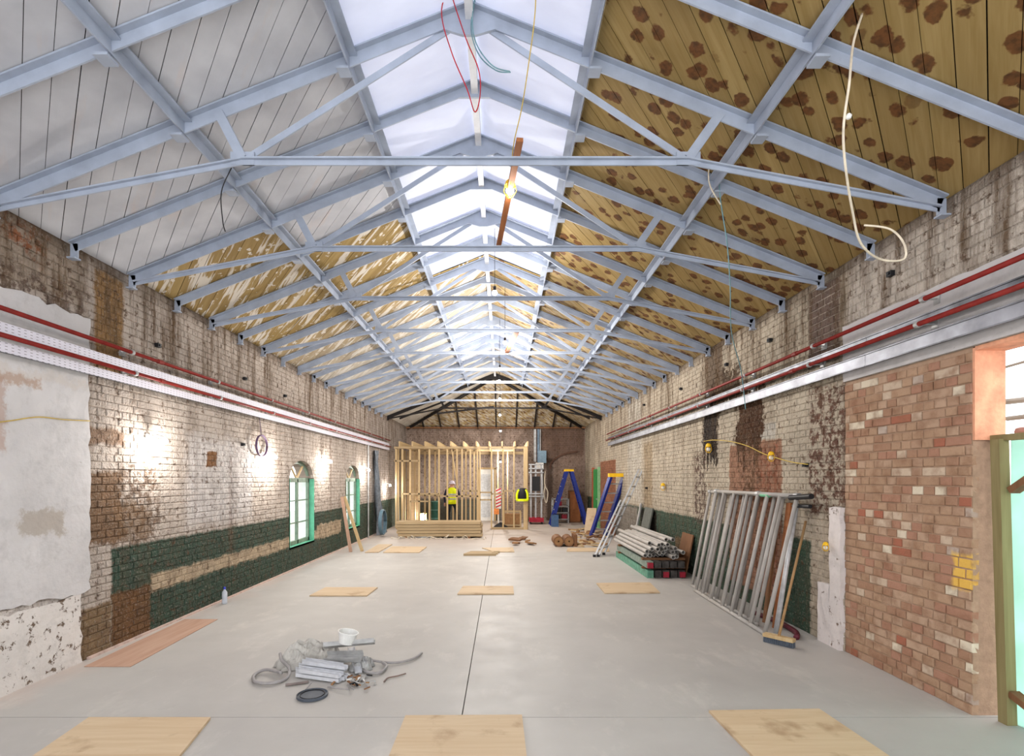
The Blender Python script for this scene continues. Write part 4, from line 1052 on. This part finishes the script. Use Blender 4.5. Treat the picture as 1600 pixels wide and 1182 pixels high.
# hanging polythene and hose near the stud frame on the left
G = Geo(); vs = []; fs = []; n1, n2 = 20, 8
for i in range(n1+1):
    z_ = 2.55*(1 - i/n1); sw = .25 + .55*(i/n1)**2
    for j in range(n2+1):
        y_ = 15.9 + sw*(j/n2)*1.2; vs.append((XL + .1 + .07*math.sin(j*2.1 + i*.2) + .10*(i/n1)**2, y_, z_ + .01))
for i in range(n1):
    for j in range(n2): fs.append((i*(n2+1)+j, (i+1)*(n2+1)+j, (i+1)*(n2+1)+j+1, i*(n2+1)+j+1))
G.add(vs, fs); G.obj('dust_sheet', plain('blue_grey_sheet', C(116, 124, 134), .5, var=.2), None, 'blue-grey dust sheet hanging on the left wall before the stud frame', 'dust sheet', smooth=True)
G = Geo()
for k in range(4):
    G.tube([(XL + .34 + .02*k, 15.75 + .36*math.cos(a*math.pi/10), .42 + .36*math.sin(a*math.pi/10)) for a in range(21)], .022, 6)
G.obj('hose_coil', plain('steel_blue_hose', C(96, 122, 138), .5), None, 'coil of steel-blue hose standing by the left wall', 'hose coil', smooth=True)
for i, (y_, lab) in enumerate(((15.3, 'vertical grey conduit on the left wall by the dust sheet'),)):
    G = Geo(); G.tube([(XL + .06, y_, 0.0), (XL + .06, y_, 2.7)], .02, 8); G.obj('conduit', m_galv, None, lab, 'conduit')

# ------------------------------------------------------------------ stack of long timbers
TG = 'long boards in the big timber stack'
first = None
for lay in range(5):
    for row in range(4):
        G = Geo() if first is None else None
        if first is None:
            G.box((0, 0, 0), (2.42, .168, .074)); first = G.obj('timber_board', m_timberx, None, 'long pale board in the low stack before the stud frame', 'board', TG); o = first
        else: o = first.copy(); COL.objects.link(o)
        o.location = (-3.02 + random.uniform(-.04, .04), 15.25 + random.uniform(-.012, .012) + .175*row, .05 + .086*lay)
        o['label'] = 'long pale board in the low stack before the stud frame, %s, %s' % (('bottom layer', 'second layer up', 'middle layer', 'fourth layer up', 'top layer')[lay], ('front row', 'second row', 'third row', 'back row')[row])
for x_ in (-2.8, -1.0):
    G = Geo(); G.box((x_, 15.22, .0), (x_ + .08, 15.95, .049)); G.obj('timber_bearer', m_browntim, None, 'dark timber bearer under the low board stack', 'timber', 'bearers under the board stack')
for k in range(9):
    rr = random.Random(k); x_ = -3.2 + .3*k; pts = [(x_ + rr.uniform(-.1, .1) + .1*q, 15.0 + rr.uniform(-.15, .12), .012 + rr.uniform(0, .12)*(q % 2)) for q in range(5)]
    G = Geo(); G.tube(spline(pts, 5), .008, 5); G.obj('strapping_band', m_cable_white, None, 'loose white strapping band curled before the board stack', 'strapping', 'white strapping bands by the board stack', smooth=True)

# ------------------------------------------------------------------ timber stud frame
YS, ZT = 17.9, 2.76
sf = thing('stud_frame', (-1.4, YS, 0), 'pale timber stud frame room with open walls and joists', 'stud frame')
def sp(name, a, b, w_=.05, d_=.09, m_=None, up=(0, 1, 0)):
    G = Geo(); G.beam(a, b, w_, d_, up); return G.obj(name, m_ or m_timber, sf)
xs = lambda u: (u - CU)/F*YS
for u in (619, 629, 641, 655, 671, 686, 699, 714, 722, 735, 746, 768, 786, 803):
    sp('stud', (xs(u), YS, .05), (xs(u), YS, ZT - .05))
sp('corner_post', (xs(821), YS, 0), (xs(821), YS, ZT), .13, .13)
sp('corner_post', (xs(750), YS, 0), (xs(750), YS, ZT - .05), .04, .09)
for a, b in ((619, 748), (768, 825)): sp('sole_plate', (xs(a), YS, .025), (xs(b), YS, .025), .05, .1, m_timberx, (0, 0, 1))
sp('head_plate', (xs(616), YS, ZT), (xs(825), YS, ZT), .09, .07, m_timberx, (0, 0, 1)); sp('head_plate', (xs(616), YS, ZT - .45), (xs(655), YS, ZT - .45), .09, .05, m_timberx, (0, 0, 1))
for a, b, z_ in ((629, 686, 1.2), (686, 748, 1.12), (641, 671, .95), (768, 786, 1.2), (750, 768, 1.25), (750, 768, 1.0), (786, 803, 1.3), (722, 746, 1.3)):
    sp('noggin', (xs(a), YS, z_), (xs(b), YS, z_), .09, .05, m_timberx, (0, 0, 1))
for k in range(11):
    x_ = -3.45 + .43*k; G = Geo(); G.beam((x_, YS - .12, ZT + .12), (x_, YF - .05, ZT + .12), .045, .17); G.obj('joist', m_timber, sf)
sp('wall_beam', (XL + .1, YF - .1, ZT + .0), (xs(825), YF - .1, ZT + .0), .05, .12, m_timberx, (0, 0, 1))
for y_ in (18.5, 19.1, 19.7, 20.3, 20.9):
    sp('stud', (-3.62, y_, 0), (-3.62, y_, ZT)); sp('stud', (.86, y_, 0), (.86, y_, ZT))
for u, y_ in ((648, 19.6), (664, 19.6), (680, 19.6), (708, 19.6), (728, 19.6), (741, 19.6), (778, 19.8), (793, 19.8)):
    x_ = (u - CU)/F*y_; sp('stud', (x_, y_, 0), (x_, y_, ZT))
sp('noggin', (-3.2, 19.6, 1.1), (-1.1, 19.6, 1.1), .09, .05, m_timberx, (0, 0, 1)); sp('head_plate', (-3.4, 19.6, ZT), (.4, 19.6, ZT), .09, .07, m_timberx, (0, 0, 1))
sp('lining_board', (-3.35, 20.0, .0), (-3.35, 20.0, ZT), .5, .012, m_ply, (0, 1, 0))
# diagonal tail under the joists
sp('brace', (xs(716), YS - .06, 1.4), (xs(706), YS - .06, 2.7), .03, .05)
# lit doorway in far wall behind the frame, brightness painted as a white door
d1 = thing('door_1', (-.65, YF - .03, 0), kind='structure')
G = Geo(); G.box((-.95, YF - .03, 0), (-.35, YF, 2.1)); leaf = G.obj('door_leaf', m_white, d1)
for z0_, z1_ in ((.15, .9), (1.0, 1.9)):
    G = Geo(); G.box((-.87, YF - .045, z0_), (-.43, YF - .03, z1_)); G.obj('door_panel', plain('lit_doorway_panel', C(205, 208, 212), .6), leaf)
for x_ in (-1.0, -.33):
    G = Geo(); G.box((x_, YF - .07, 0), (x_ + .06, YF, 2.15)); G.obj('door_jamb', m_timber, d1)
G = Geo(); G.box((-1.0, YF - .07, 2.1), (-.27, YF, 2.17)); G.obj('door_head', m_timber, d1)
# green door at the right wall far end
d2 = thing('door_2', (XR - .04, 18.9, 0), kind='structure')
G = Geo(); G.box((XR - .06, 18.4, 0), (XR - .01, 19.4, 2.05)); leaf = G.obj('door_leaf', m_greenp, d2)
G = Geo(); G.box((XR - .09, 18.3, 0), (XR, 18.4, 2.12)); G.obj('door_jamb', plain('pale_green', C(140, 190, 140), .6), d2)
G = Geo(); G.box((XR - .09, 19.4, 0), (XR, 19.55, 2.12)); G.obj('door_jamb', plain('terracotta_jamb', C(176, 96, 72), .7), d2)
G = Geo(); G.tube([(XR - .12, 18.5, 1.0), (XR - .06, 18.5, 1.0)], .02, 8); G.obj('door_handle', m_alu, leaf)

# things in and around the frame
def box_thing(name, lo, hi, m, label, cat, extra=None):
    t_ = thing(name, ((lo[0]+hi[0])/2, (lo[1]+hi[1])/2, lo[2]), label, cat); G = Geo(); G.box(lo, hi); G.obj('body', m, t_)
    if extra: extra(t_)
    return t_
dm = Vector((-2.4, 19.0, 0)); t_ = thing('drum', dm, 'tall dark green drum standing behind the studs', 'drum')
G = Geo(); G.lathe([(.15, 0), (.155, .02), (.155, .9), (.15, .92)], dm, 20); G.obj('drum_body', plain('dark_green_drum', C(38, 84, 72), .5), t_)
for z_ in (.3, .6, .9):
    G = Geo(); G.lathe([(.155, z_ - .012), (.163, z_), (.155, z_ + .012)], dm, 20); G.obj('hoop', plain('drum_hoop', C(110, 150, 140), .4), t_)
def workbench(t_):
    pass
x0_, x1_, y_ = xs(787)+.0, xs(815), 18.3
wb = thing('timber_crate', (.3, 18.4, 0), 'open timber frame crate with plywood sides beside the jacket post', 'crate')
for xx in (.05, .62):
    for yy in (18.15, 18.65):
        G = Geo(); G.beam((xx, yy, 0), (xx, yy, 1.28 if xx < .3 else .6), .05, .05); G.obj('post', m_timber, wb)
for z_ in (.12, .58):
    for yy in (18.15, 18.65):
        G = Geo(); G.beam((.05, yy, z_), (.62, yy, z_), .04, .05); G.obj('rail', m_timberx, wb)
G = Geo(); G.box((.08, 18.2, .02), (.60, 18.62, .5)); G.obj('plywood_box', m_card, wb)
crumple((-.05, 18.2, .0), .24, .16, .2, 12, m_black, 'black work bag on the floor inside the stud frame', 'work_bag', 'bag')
# red and white striped barrier board
st = thing('striped_barrier', (-.12, 18.8, 0), 'red and white striped barrier board standing behind the studs', 'barrier board')
m_rs = plain('barrier_red', C(200, 40, 60), .5); 
G = Geo(); G.box((-.23, 18.8, .65), (-.05, 18.83, 1.36)); G.obj('board', m_white, st)
for k in range(6):
    G = Geo(); z_ = .68 + .115*k; G.add([(-.23, 18.795, z_), (-.05, 18.795, z_ + .08), (-.05, 18.795, z_ + .13), (-.23, 18.795, z_ + .05), (-.23, 18.799, z_), (-.05, 18.799, z_ + .08), (-.05, 18.799, z_ + .13), (-.23, 18.799, z_ + .05)], [(0,1,2,3),(4,7,6,5),(0,4,5,1),(2,6,7,3)]); G.obj('stripe', m_rs, st)
G = Geo(); G.beam((-.14, 18.85, 0), (-.14, 18.85, .7), .05, .05); G.obj('post', m_white, st)
G = Geo(); G.box((-.3, 18.8, .45), (-.12, 18.84, .66)); G.obj('orange_panel', plain('orange_panel', C(230, 140, 70), .5), st)
# jacket hung on the corner post
jk = thing('hi_vis_jacket', (.72, YS - .1, .9), 'black and yellow hi-vis jacket hung on the right corner post', 'jacket')
G = Geo(); G.lathe([(.10, 0), (.14, .05), (.15, .25), (.13, .38), (.06, .42)], (.66, YS - .17, .98), 14, Matrix.Diagonal((1.25, .5, 1))); G.obj('jacket_body', m_black, jk, smooth=True)
for s_, dx in ((-1, -.17), (1, .17)):
    G = Geo(); G.tube(spline([(.66 + dx*.6, YS - .18, 1.34), (.66 + dx, YS - .19, 1.2), (.66 + dx*1.05, YS - .19, .98)], 5), .05, 8, r1=.04); G.obj('sleeve', m_hivis, jk, smooth=True)
G = Geo(); G.lathe([(.152, .0), (.158, .04), (.156, .08)], (.66, YS - .17, .96), 14, Matrix.Diagonal((1.25, .5, 1))); G.obj('yellow_band', m_hivis, jk)
# bricks / rags near brown cards
CG = 'torn brown card pieces on the far floor'
rr = random.Random(21)
for k in range(9):
    c = FL(rr.uniform(802, 830), rr.uniform(843, 853)); G = Geo(); M_ = Matrix.Rotation(rr.uniform(0, 3), 3, 'Z') @ Matrix.Rotation(rr.uniform(-.4, .4), 3, 'X')
    w_ = rr.uniform(.08, .2); G.box(c + Vector((-w_, -.07, .02)), c + Vector((w_, .07, .035 + rr.uniform(0, .03))), M_)
    z_min = min(v[2] for v in G.v); G.v = [(a, b, c_ - z_min + .001 + .02*(k % 3)) for a, b, c_ in G.v]
    G.obj('card_piece', m_card if k % 2 else m_browntim, None, 'torn brown card piece in the heap at the centre of the far floor', 'card', CG)
# two brown rolls
for k, (u, lab) in enumerate(((873, 'left of the two brown rolls lying end-on'), (889.5, 'right of the two brown rolls lying end-on'))):
    c = FL(u, 855) + Vector((0, 0, .135)); t_ = thing('brown_roll', (c.x, c.y, 0), lab, 'roll', 'two brown rolls on the far floor')
    G = Geo(); G.pipe(c, c + Vector((.0, .6, 0)), .13, .10, 24); G.obj('outer_wrap', m_browntim, t_)
    G = Geo(); G.pipe(c + Vector((0, .005, 0)), c + Vector((0, .58, 0)), .10, .02, 24); G.obj('core', m_card, t_)
G = Geo(); c = FL(899, 855); G.box((c.x - .03, c.y, .0), (c.x + .05, c.y + .5, .3)); G.obj('timber_block', m_browntim, None, 'dark timber block beside the two brown rolls', 'block')
G = Geo(); G.box((1.45, 13.9, .28), (2.1, 14.1, .31)); 
OG = 'timber offcuts heaped by the blue ladder'
rr = random.Random(33); heap = []
for k in range(46):
    u, v = rr.uniform(893, 946), rr.uniform(826, 855); base = FL(u, v); e = max(0, 1 - abs(u - 925)/30)*max(0, 1 - abs(v - 840)/18)
    L_ = rr.uniform(.12, .42); a = rr.uniform(0, 3.14); zz = .005 + e*rr.uniform(0, .14); G = Geo()
    d = Vector((math.cos(a), math.sin(a), rr.uniform(-.15, .15)))*L_/2; c = base + Vector((0, 0, zz + abs(d.z)))
    G.beam(c - d, c + d, rr.uniform(.04, .1), rr.uniform(.02, .05))
    q = rr.choice(((m_timber, 'yellowish sawn'), (m_ply, 'pale'), (m_browntim, 'dark brown'), (m_card, 'mid brown')))
    G.obj('timber_offcut', q[0], None, 'short ' + q[1] + ' timber offcut in the heap at the foot of the blue ladder', 'offcut', OG)
G = Geo(); G.beam((2.7, 16.6, .0), (2.9, 17.2, .75), .3, .04); G.obj('pale_board', m_ply, None, 'pale board leaning behind the folded blue stepladder', 'board')

# mast lift
ml = thing('mast_lift', (1.3, 20.2, 0), 'pale grey mast lift on a red base at the far end', 'mast lift')
G = Geo(); G.box((1.02, 19.9, .08), (1.55, 20.5, .24)); G.obj('base', plain('red_base', C(176, 34, 58), .5), ml)
for xx in (1.06, 1.5):
    for yy in (19.95, 20.42):
        G = Geo(); G.tube([(xx - .02, yy, .06), (xx + .02, yy, .06)], .06, 12); G.obj('wheel', m_black, ml)
for xx in (1.08, 1.26, 1.48):
    G = Geo(); G.box((xx - .03, 20.1, .2), (xx + .03, 20.2, 2.25)); G.obj('mast_rail', m_alu, ml)
for z_ in (1.05, 1.15, 1.95, 2.1, 2.25):
    G = Geo(); G.box((1.0, 20.0, z_ - .02), (1.56, 20.1, z_ + .02)); G.obj('cross_bar', m_alu, ml)
G = Geo(); G.box((1.12, 20.06, 1.25), (1.42, 20.1, 1.8)); G.obj('winch_plate', m_black, ml)
G = Geo(); G.tube(spline([(1.62, 20.1, 2.0), (1.6, 20.1, 1.5), (1.72, 20.1, 1.2), (1.66, 20.1, .8), (1.58, 20.1, 1.1), (1.62, 20.1, 1.5)], 6), .02, 6); G.obj('power_cable', m_cable_white, ml)
# trunking and boxes on the far wall
tk = thing('electrical_trunking', (1.5, YF - .1, 2.0), 'blue-grey vertical trunking and switch boxes on the far wall', 'trunking')
for x_ in (1.28, 1.42, 1.53):
    G = Geo(); G.box((x_, YF - .11, 2.4), (x_ + (.09 if x_ < 1.5 else .03), YF - .02, ZE - .1)); G.obj('duct', plain('blue_grey_duct', C(112, 134, 156), .5) if x_ == 1.42 else m_galv, tk)
G = Geo(); G.box((1.45, YF - .2, 2.35), (1.78, YF - .02, 2.85)); G.obj('switch_box', plain('blue_box', C(120, 146, 166), .5), tk)
G = Geo(); G.box((1.34, YF - .25, 2.1), (1.66, YF - .02, 2.36)); G.obj('junction_box', m_white, tk)
G = Geo(); G.tube([(1.62, YF - .1, 2.1), (1.66, YF - .1, 0.9)], .03, 8); G.obj('conduit', m_galv, tk)
# tool trolley and sheet goods below the open ladder
tt = thing('tool_rack', (2.35, 20.9, 0), 'dark metal tool rack behind the open blue stepladder', 'tool rack')
for xx in (1.95, 2.55):
    for yy in (20.5, 20.95):
        G = Geo(); G.beam((xx, yy, 0), (xx, yy, .95), .04, .04); G.obj('post', m_galv, tt)
for z_ in (.15, .4, .65, .93):
    G = Geo(); G.box((1.93, 20.48, z_ - .015), (2.57, 20.97, z_ + .015)); G.obj('shelf', m_galv, tt)
for k, (x_, z_, m_) in enumerate(((2.05, .165, m_black), (2.3, .165, m_redcap), (2.08, .415, m_black), (2.33, .415, m_black), (2.1, .665, m_redcap))):
    box_thing('tool_case', (x_, 20.55, z_), (x_ + .2, 20.85, z_ + .17), m_, ('black case at the bottom left of the tool rack', 'dark red case at the bottom right of the tool rack', 'black case on the middle shelf of the tool rack, left', 'black case on the middle shelf of the tool rack, right', 'dark red case on the upper shelf of the tool rack')[k], 'case', lambda t__: Geo().tube([(x_ + .05, 20.54, z_ + .17), (x_ + .1, 20.53, z_ + .2), (x_ + .15, 20.54, z_ + .17)], .008, 6).obj('handle', m_galv, t__))
box_thing('cabinet', (2.62, 20.75, 0), (3.05, 21.2, 1.25), m_browntim, 'brown timber cabinet behind the right leg of the open stepladder', 'cabinet', lambda t__: Geo().box((2.64, 20.73, .05), (3.03, 20.75, 1.2)).obj('door', m_redwood, t__))
G = Geo(); G.lathe([(.08, 0), (.05, .1), (.015, .26)], (2.25, 20.6, .946), 14); G.obj('orange_cone', plain('orange_cone', C(226, 82, 50), .5), None, 'small orange cone on top of the tool rack', 'cone')
box_thing('blue_jerrycan', (1.75, 18.9, 0), (2.0, 19.1, .42), plain('grey_blue_can', C(70, 100, 140), .5), 'grey-blue jerrycan at the left foot of the open stepladder', 'can', lambda t__: Geo().tube([(1.80, 19.0, .42), (1.87, 19.0, .47), (1.94, 19.0, .42)], .012, 6).obj('handle', m_black, t__))

# ------------------------------------------------------------------ worker
def worker(loc, label):
    w_ = thing('person', loc, label, 'person')
    J = {'pelvis': (0, 0, .88), 'waist': (0, .01, 1.0), 'chest': (0, .0, 1.2), 'neckb': (0, -.0, 1.36), 'neck': (0, .01, 1.42), 'head': (0, .02, 1.5), 'crown': (0, .02, 1.6),
         'hl': (-.09, 0, .86), 'kl': (-.12, .03, .48), 'al': (-.13, -.03, .09), 'tl': (-.14, .12, .04),
         'hr': (.09, 0, .86), 'kr': (.17, .10, .48), 'ar': (.22, .08, .09), 'tr': (.24, .22, .04),
         'sl': (-.18, 0, 1.33), 'el': (-.27, .04, 1.08), 'wl': (-.27, .14, .86), 'pl': (-.27, .17, .80),
         'sr': (.18, 0, 1.33), 'er': (.26, .10, 1.10), 'wr': (.2, .30, 1.14), 'pr': (.19, .37, 1.15)}
    Rr = {'pelvis': .14, 'waist': .12, 'chest': .145, 'neckb': .08, 'neck': .055, 'head': .085, 'crown': .06, 'hl': .09, 'kl': .058, 'al': .042, 'tl': .035, 'hr': .09, 'kr': .058, 'ar': .042, 'tr': .035,
          'sl': .062, 'el': .045, 'wl': .03, 'pl': .028, 'sr': .062, 'er': .045, 'wr': .03, 'pr': .028}
    E = [('pelvis', 'waist'), ('waist', 'chest'), ('chest', 'neckb'), ('neckb', 'neck'), ('neck', 'head'), ('head', 'crown'), ('pelvis', 'hl'), ('hl', 'kl'), ('kl', 'al'), ('al', 'tl'), ('pelvis', 'hr'), ('hr', 'kr'), ('kr', 'ar'), ('ar', 'tr'),
         ('neckb', 'sl'), ('sl', 'el'), ('el', 'wl'), ('wl', 'pl'), ('neckb', 'sr'), ('sr', 'er'), ('er', 'wr'), ('wr', 'pr')]
    def fing(s_, base, d, up):
        p = Vector(J[base]); side = d.cross(up).normalized()
        for k in range(4):
            n1_, n2_ = '%s%da' % (s_, k), '%s%db' % (s_, k); o_ = p + side*(.012*(k - 1.5)*1.6)
            J[n1_] = tuple(o_ + d*.04); J[n2_] = tuple(o_ + d*(.075 - .005*abs(k - 1.4)) - up*.02); Rr[n1_] = .009; Rr[n2_] = .008; E.append((base, n1_)); E.append((n1_, n2_))
        J[s_ + 't'] = tuple(p + side*.045 + d*.02); Rr[s_ + 't'] = .009; E.append((base, s_ + 't'))
    fing('L', 'pl', Vector((0, .1, -1)).normalized(), Vector((0, -1, 0))); fing('R', 'pr', Vector((0, 1, 0)), Vector((0, 0, 1)))
    keys = list(J); me = bpy.data.meshes.new('body'); me.from_pydata([J[k_] for k_ in keys], [(keys.index(a), keys.index(b)) for a, b in E], [])
    ob = bpy.data.objects.new('body', me); COL.objects.link(ob)
    sk = ob.modifiers.new('s', 'SKIN')
    if not me.skin_vertices: me.skin_vertices.new() if hasattr(me.skin_vertices, 'new') else None
    sv = me.skin_vertices[0].data
    for i, k_ in enumerate(keys):
        sv[i].radius = (Rr[k_], Rr[k_]*(.75 if k_ in ('chest', 'waist', 'pelvis') else 1)); sv[i].use_root = (k_ == 'pelvis')
    ss = ob.modifiers.new('u', 'SUBSURF'); ss.levels = 1; ss.render_levels = 1
    dg = bpy.context.evaluated_depsgraph_get(); me2 = bpy.data.meshes.new_from_object(ob.evaluated_get(dg)); bpy.data.objects.remove(ob)
    me2.materials.clear()
    for m_ in (plain('skin', C(196, 150, 124), .6), plain('navy_trousers', C(24, 32, 42), .8), plain('navy_sleeves', C(34, 36, 60), .8), plain('boots', C(50, 38, 28), .7)): me2.materials.append(m_)
    for p in me2.polygons:
        c = p.center; p.use_smooth = True
        p.material_index = 3 if c.z < .12 else (0 if c.z > 1.4 else (1 if (c.z < .93 and abs(c.x) < .25) else 2))
        if (c.x < -.2 and c.z < .86) or (c.x > .12 and c.y > .31): p.material_index = 0
    b_ = bpy.data.objects.new('body', me2); link(b_, w_)
    G = Geo(); S_ = Matrix.Diagonal((1, .72, 1)); o_ = Vector(loc)
    G.lathe([(.19, .82), (.185, .95), (.18, 1.1), (.20, 1.25), (.19, 1.33), (.10, 1.40)], o_, 20, S_); G.obj('hi_vis_vest', m_hivis, w_, smooth=True)
    for z_ in (1.0, 1.16):
        G = Geo(); G.lathe([(.188, z_ - .025), (.192, z_), (.19, z_ + .025)], o_, 20, Matrix.Diagonal((1.02, .75, 1))); G.obj('reflective_band', m_alu, w_)
    G = Geo(); hc = o_ + Vector((0, .02, 1.53)); G.lathe([(.13, .0), (.135, .008), (.11, .02), (.105, .06), (.08, .1), (.03, .12)], hc, 18, Matrix.Diagonal((.92, 1.12, 1))); G.obj('hard_hat', plain('white_helmet', C(222, 214, 236), .4), w_, smooth=True)
    # face: nose, ears, eyes, mouth
    G = Geo()
    for s_ in (-1, 1): G.ball(o_ + Vector((s_*.082, .02, 1.5)), .018, 8, 6, (.5, 1, 1.5))
    G.ball(o_ + Vector((0, .112, 1.495)), .016, 8, 6, (.8, 1, 1.4)); G.obj('ears_and_nose', plain('skin_detail', C(190, 142, 118), .6), w_, smooth=True)
    G = Geo()
    for s_ in (-1, 1): G.ball(o_ + Vector((s_*.032, .098, 1.52)), .009, 8, 6)
    G.box(o_ + Vector((-.022, .098, 1.455)), o_ + Vector((.022, .106, 1.461))); G.obj('eyes_and_mouth', m_black, w_)
worker((-1.78, 18.75, 0), 'worker in yellow hi-vis vest and white helmet, back to camera')

# ------------------------------------------------------------------ hoarding in the right-hand opening
ho = thing('hoarding_panel', (XR + .1, 3.0, 0), 'mint green translucent hoarding panel on a timber frame', 'hoarding')
hx = XR + .13
m_olive = wood('aged_olive_timber', C(150, 138, 98), C(124, 112, 74), axis='z')
G = Geo(); G.box((hx + .05, 1.7, .0), (hx + .058, 3.72, 1.97)); G.obj('sheet', m_mintpanel, ho)
G = Geo(); G.beam((hx, 3.69, 0), (hx - .02, 3.73, 1.98), .07, .07, (0, 1, 0)); G.obj('post', m_olive, ho)
G = Geo(); G.beam((hx, 1.7, 1.99), (hx, 3.8, 1.99), .045, .045); G.obj('top_rail', m_olive, ho)
G = Geo(); G.beam((hx + .01, 3.66, 1.62), (hx + .01, 3.1, 2.0), .045, .07, (1, 0, 0)); G.obj('upper_brace', m_browntim, ho)
G = Geo(); G.beam((hx + .01, 3.66, .22), (hx + .01, 3.1, -.02 + .04), .045, .07, (1, 0, 0)); G.obj('lower_brace', m_browntim, ho)
SPG = 'scaffold tubes outside the opening'
for k, (y0_, z0_, y1_, z1_, r_) in enumerate(((4.6, 2.35, 2.9, 2.28, .025), (4.3, 2.08, 2.9, 2.12, .04), (4.6, 2.62, 2.9, 2.72, .012), (4.4, 2.2, 3.0, 2.2, .02))):
    G = Geo(); G.tube([(XR + .8, y0_, z0_), (XR + .8, y1_, z1_)], r_, 8); G.obj('outdoor_tube', m_tube if k != 1 else plain('rusty_pipe', C(176, 130, 120), .6), None, ('upper grey scaffold tube outside the right-hand opening', 'thick rusty pipe outside the right-hand opening', 'thin wire outside near the head of the opening', 'lower grey scaffold tube outside the right-hand opening')[k], 'tube')
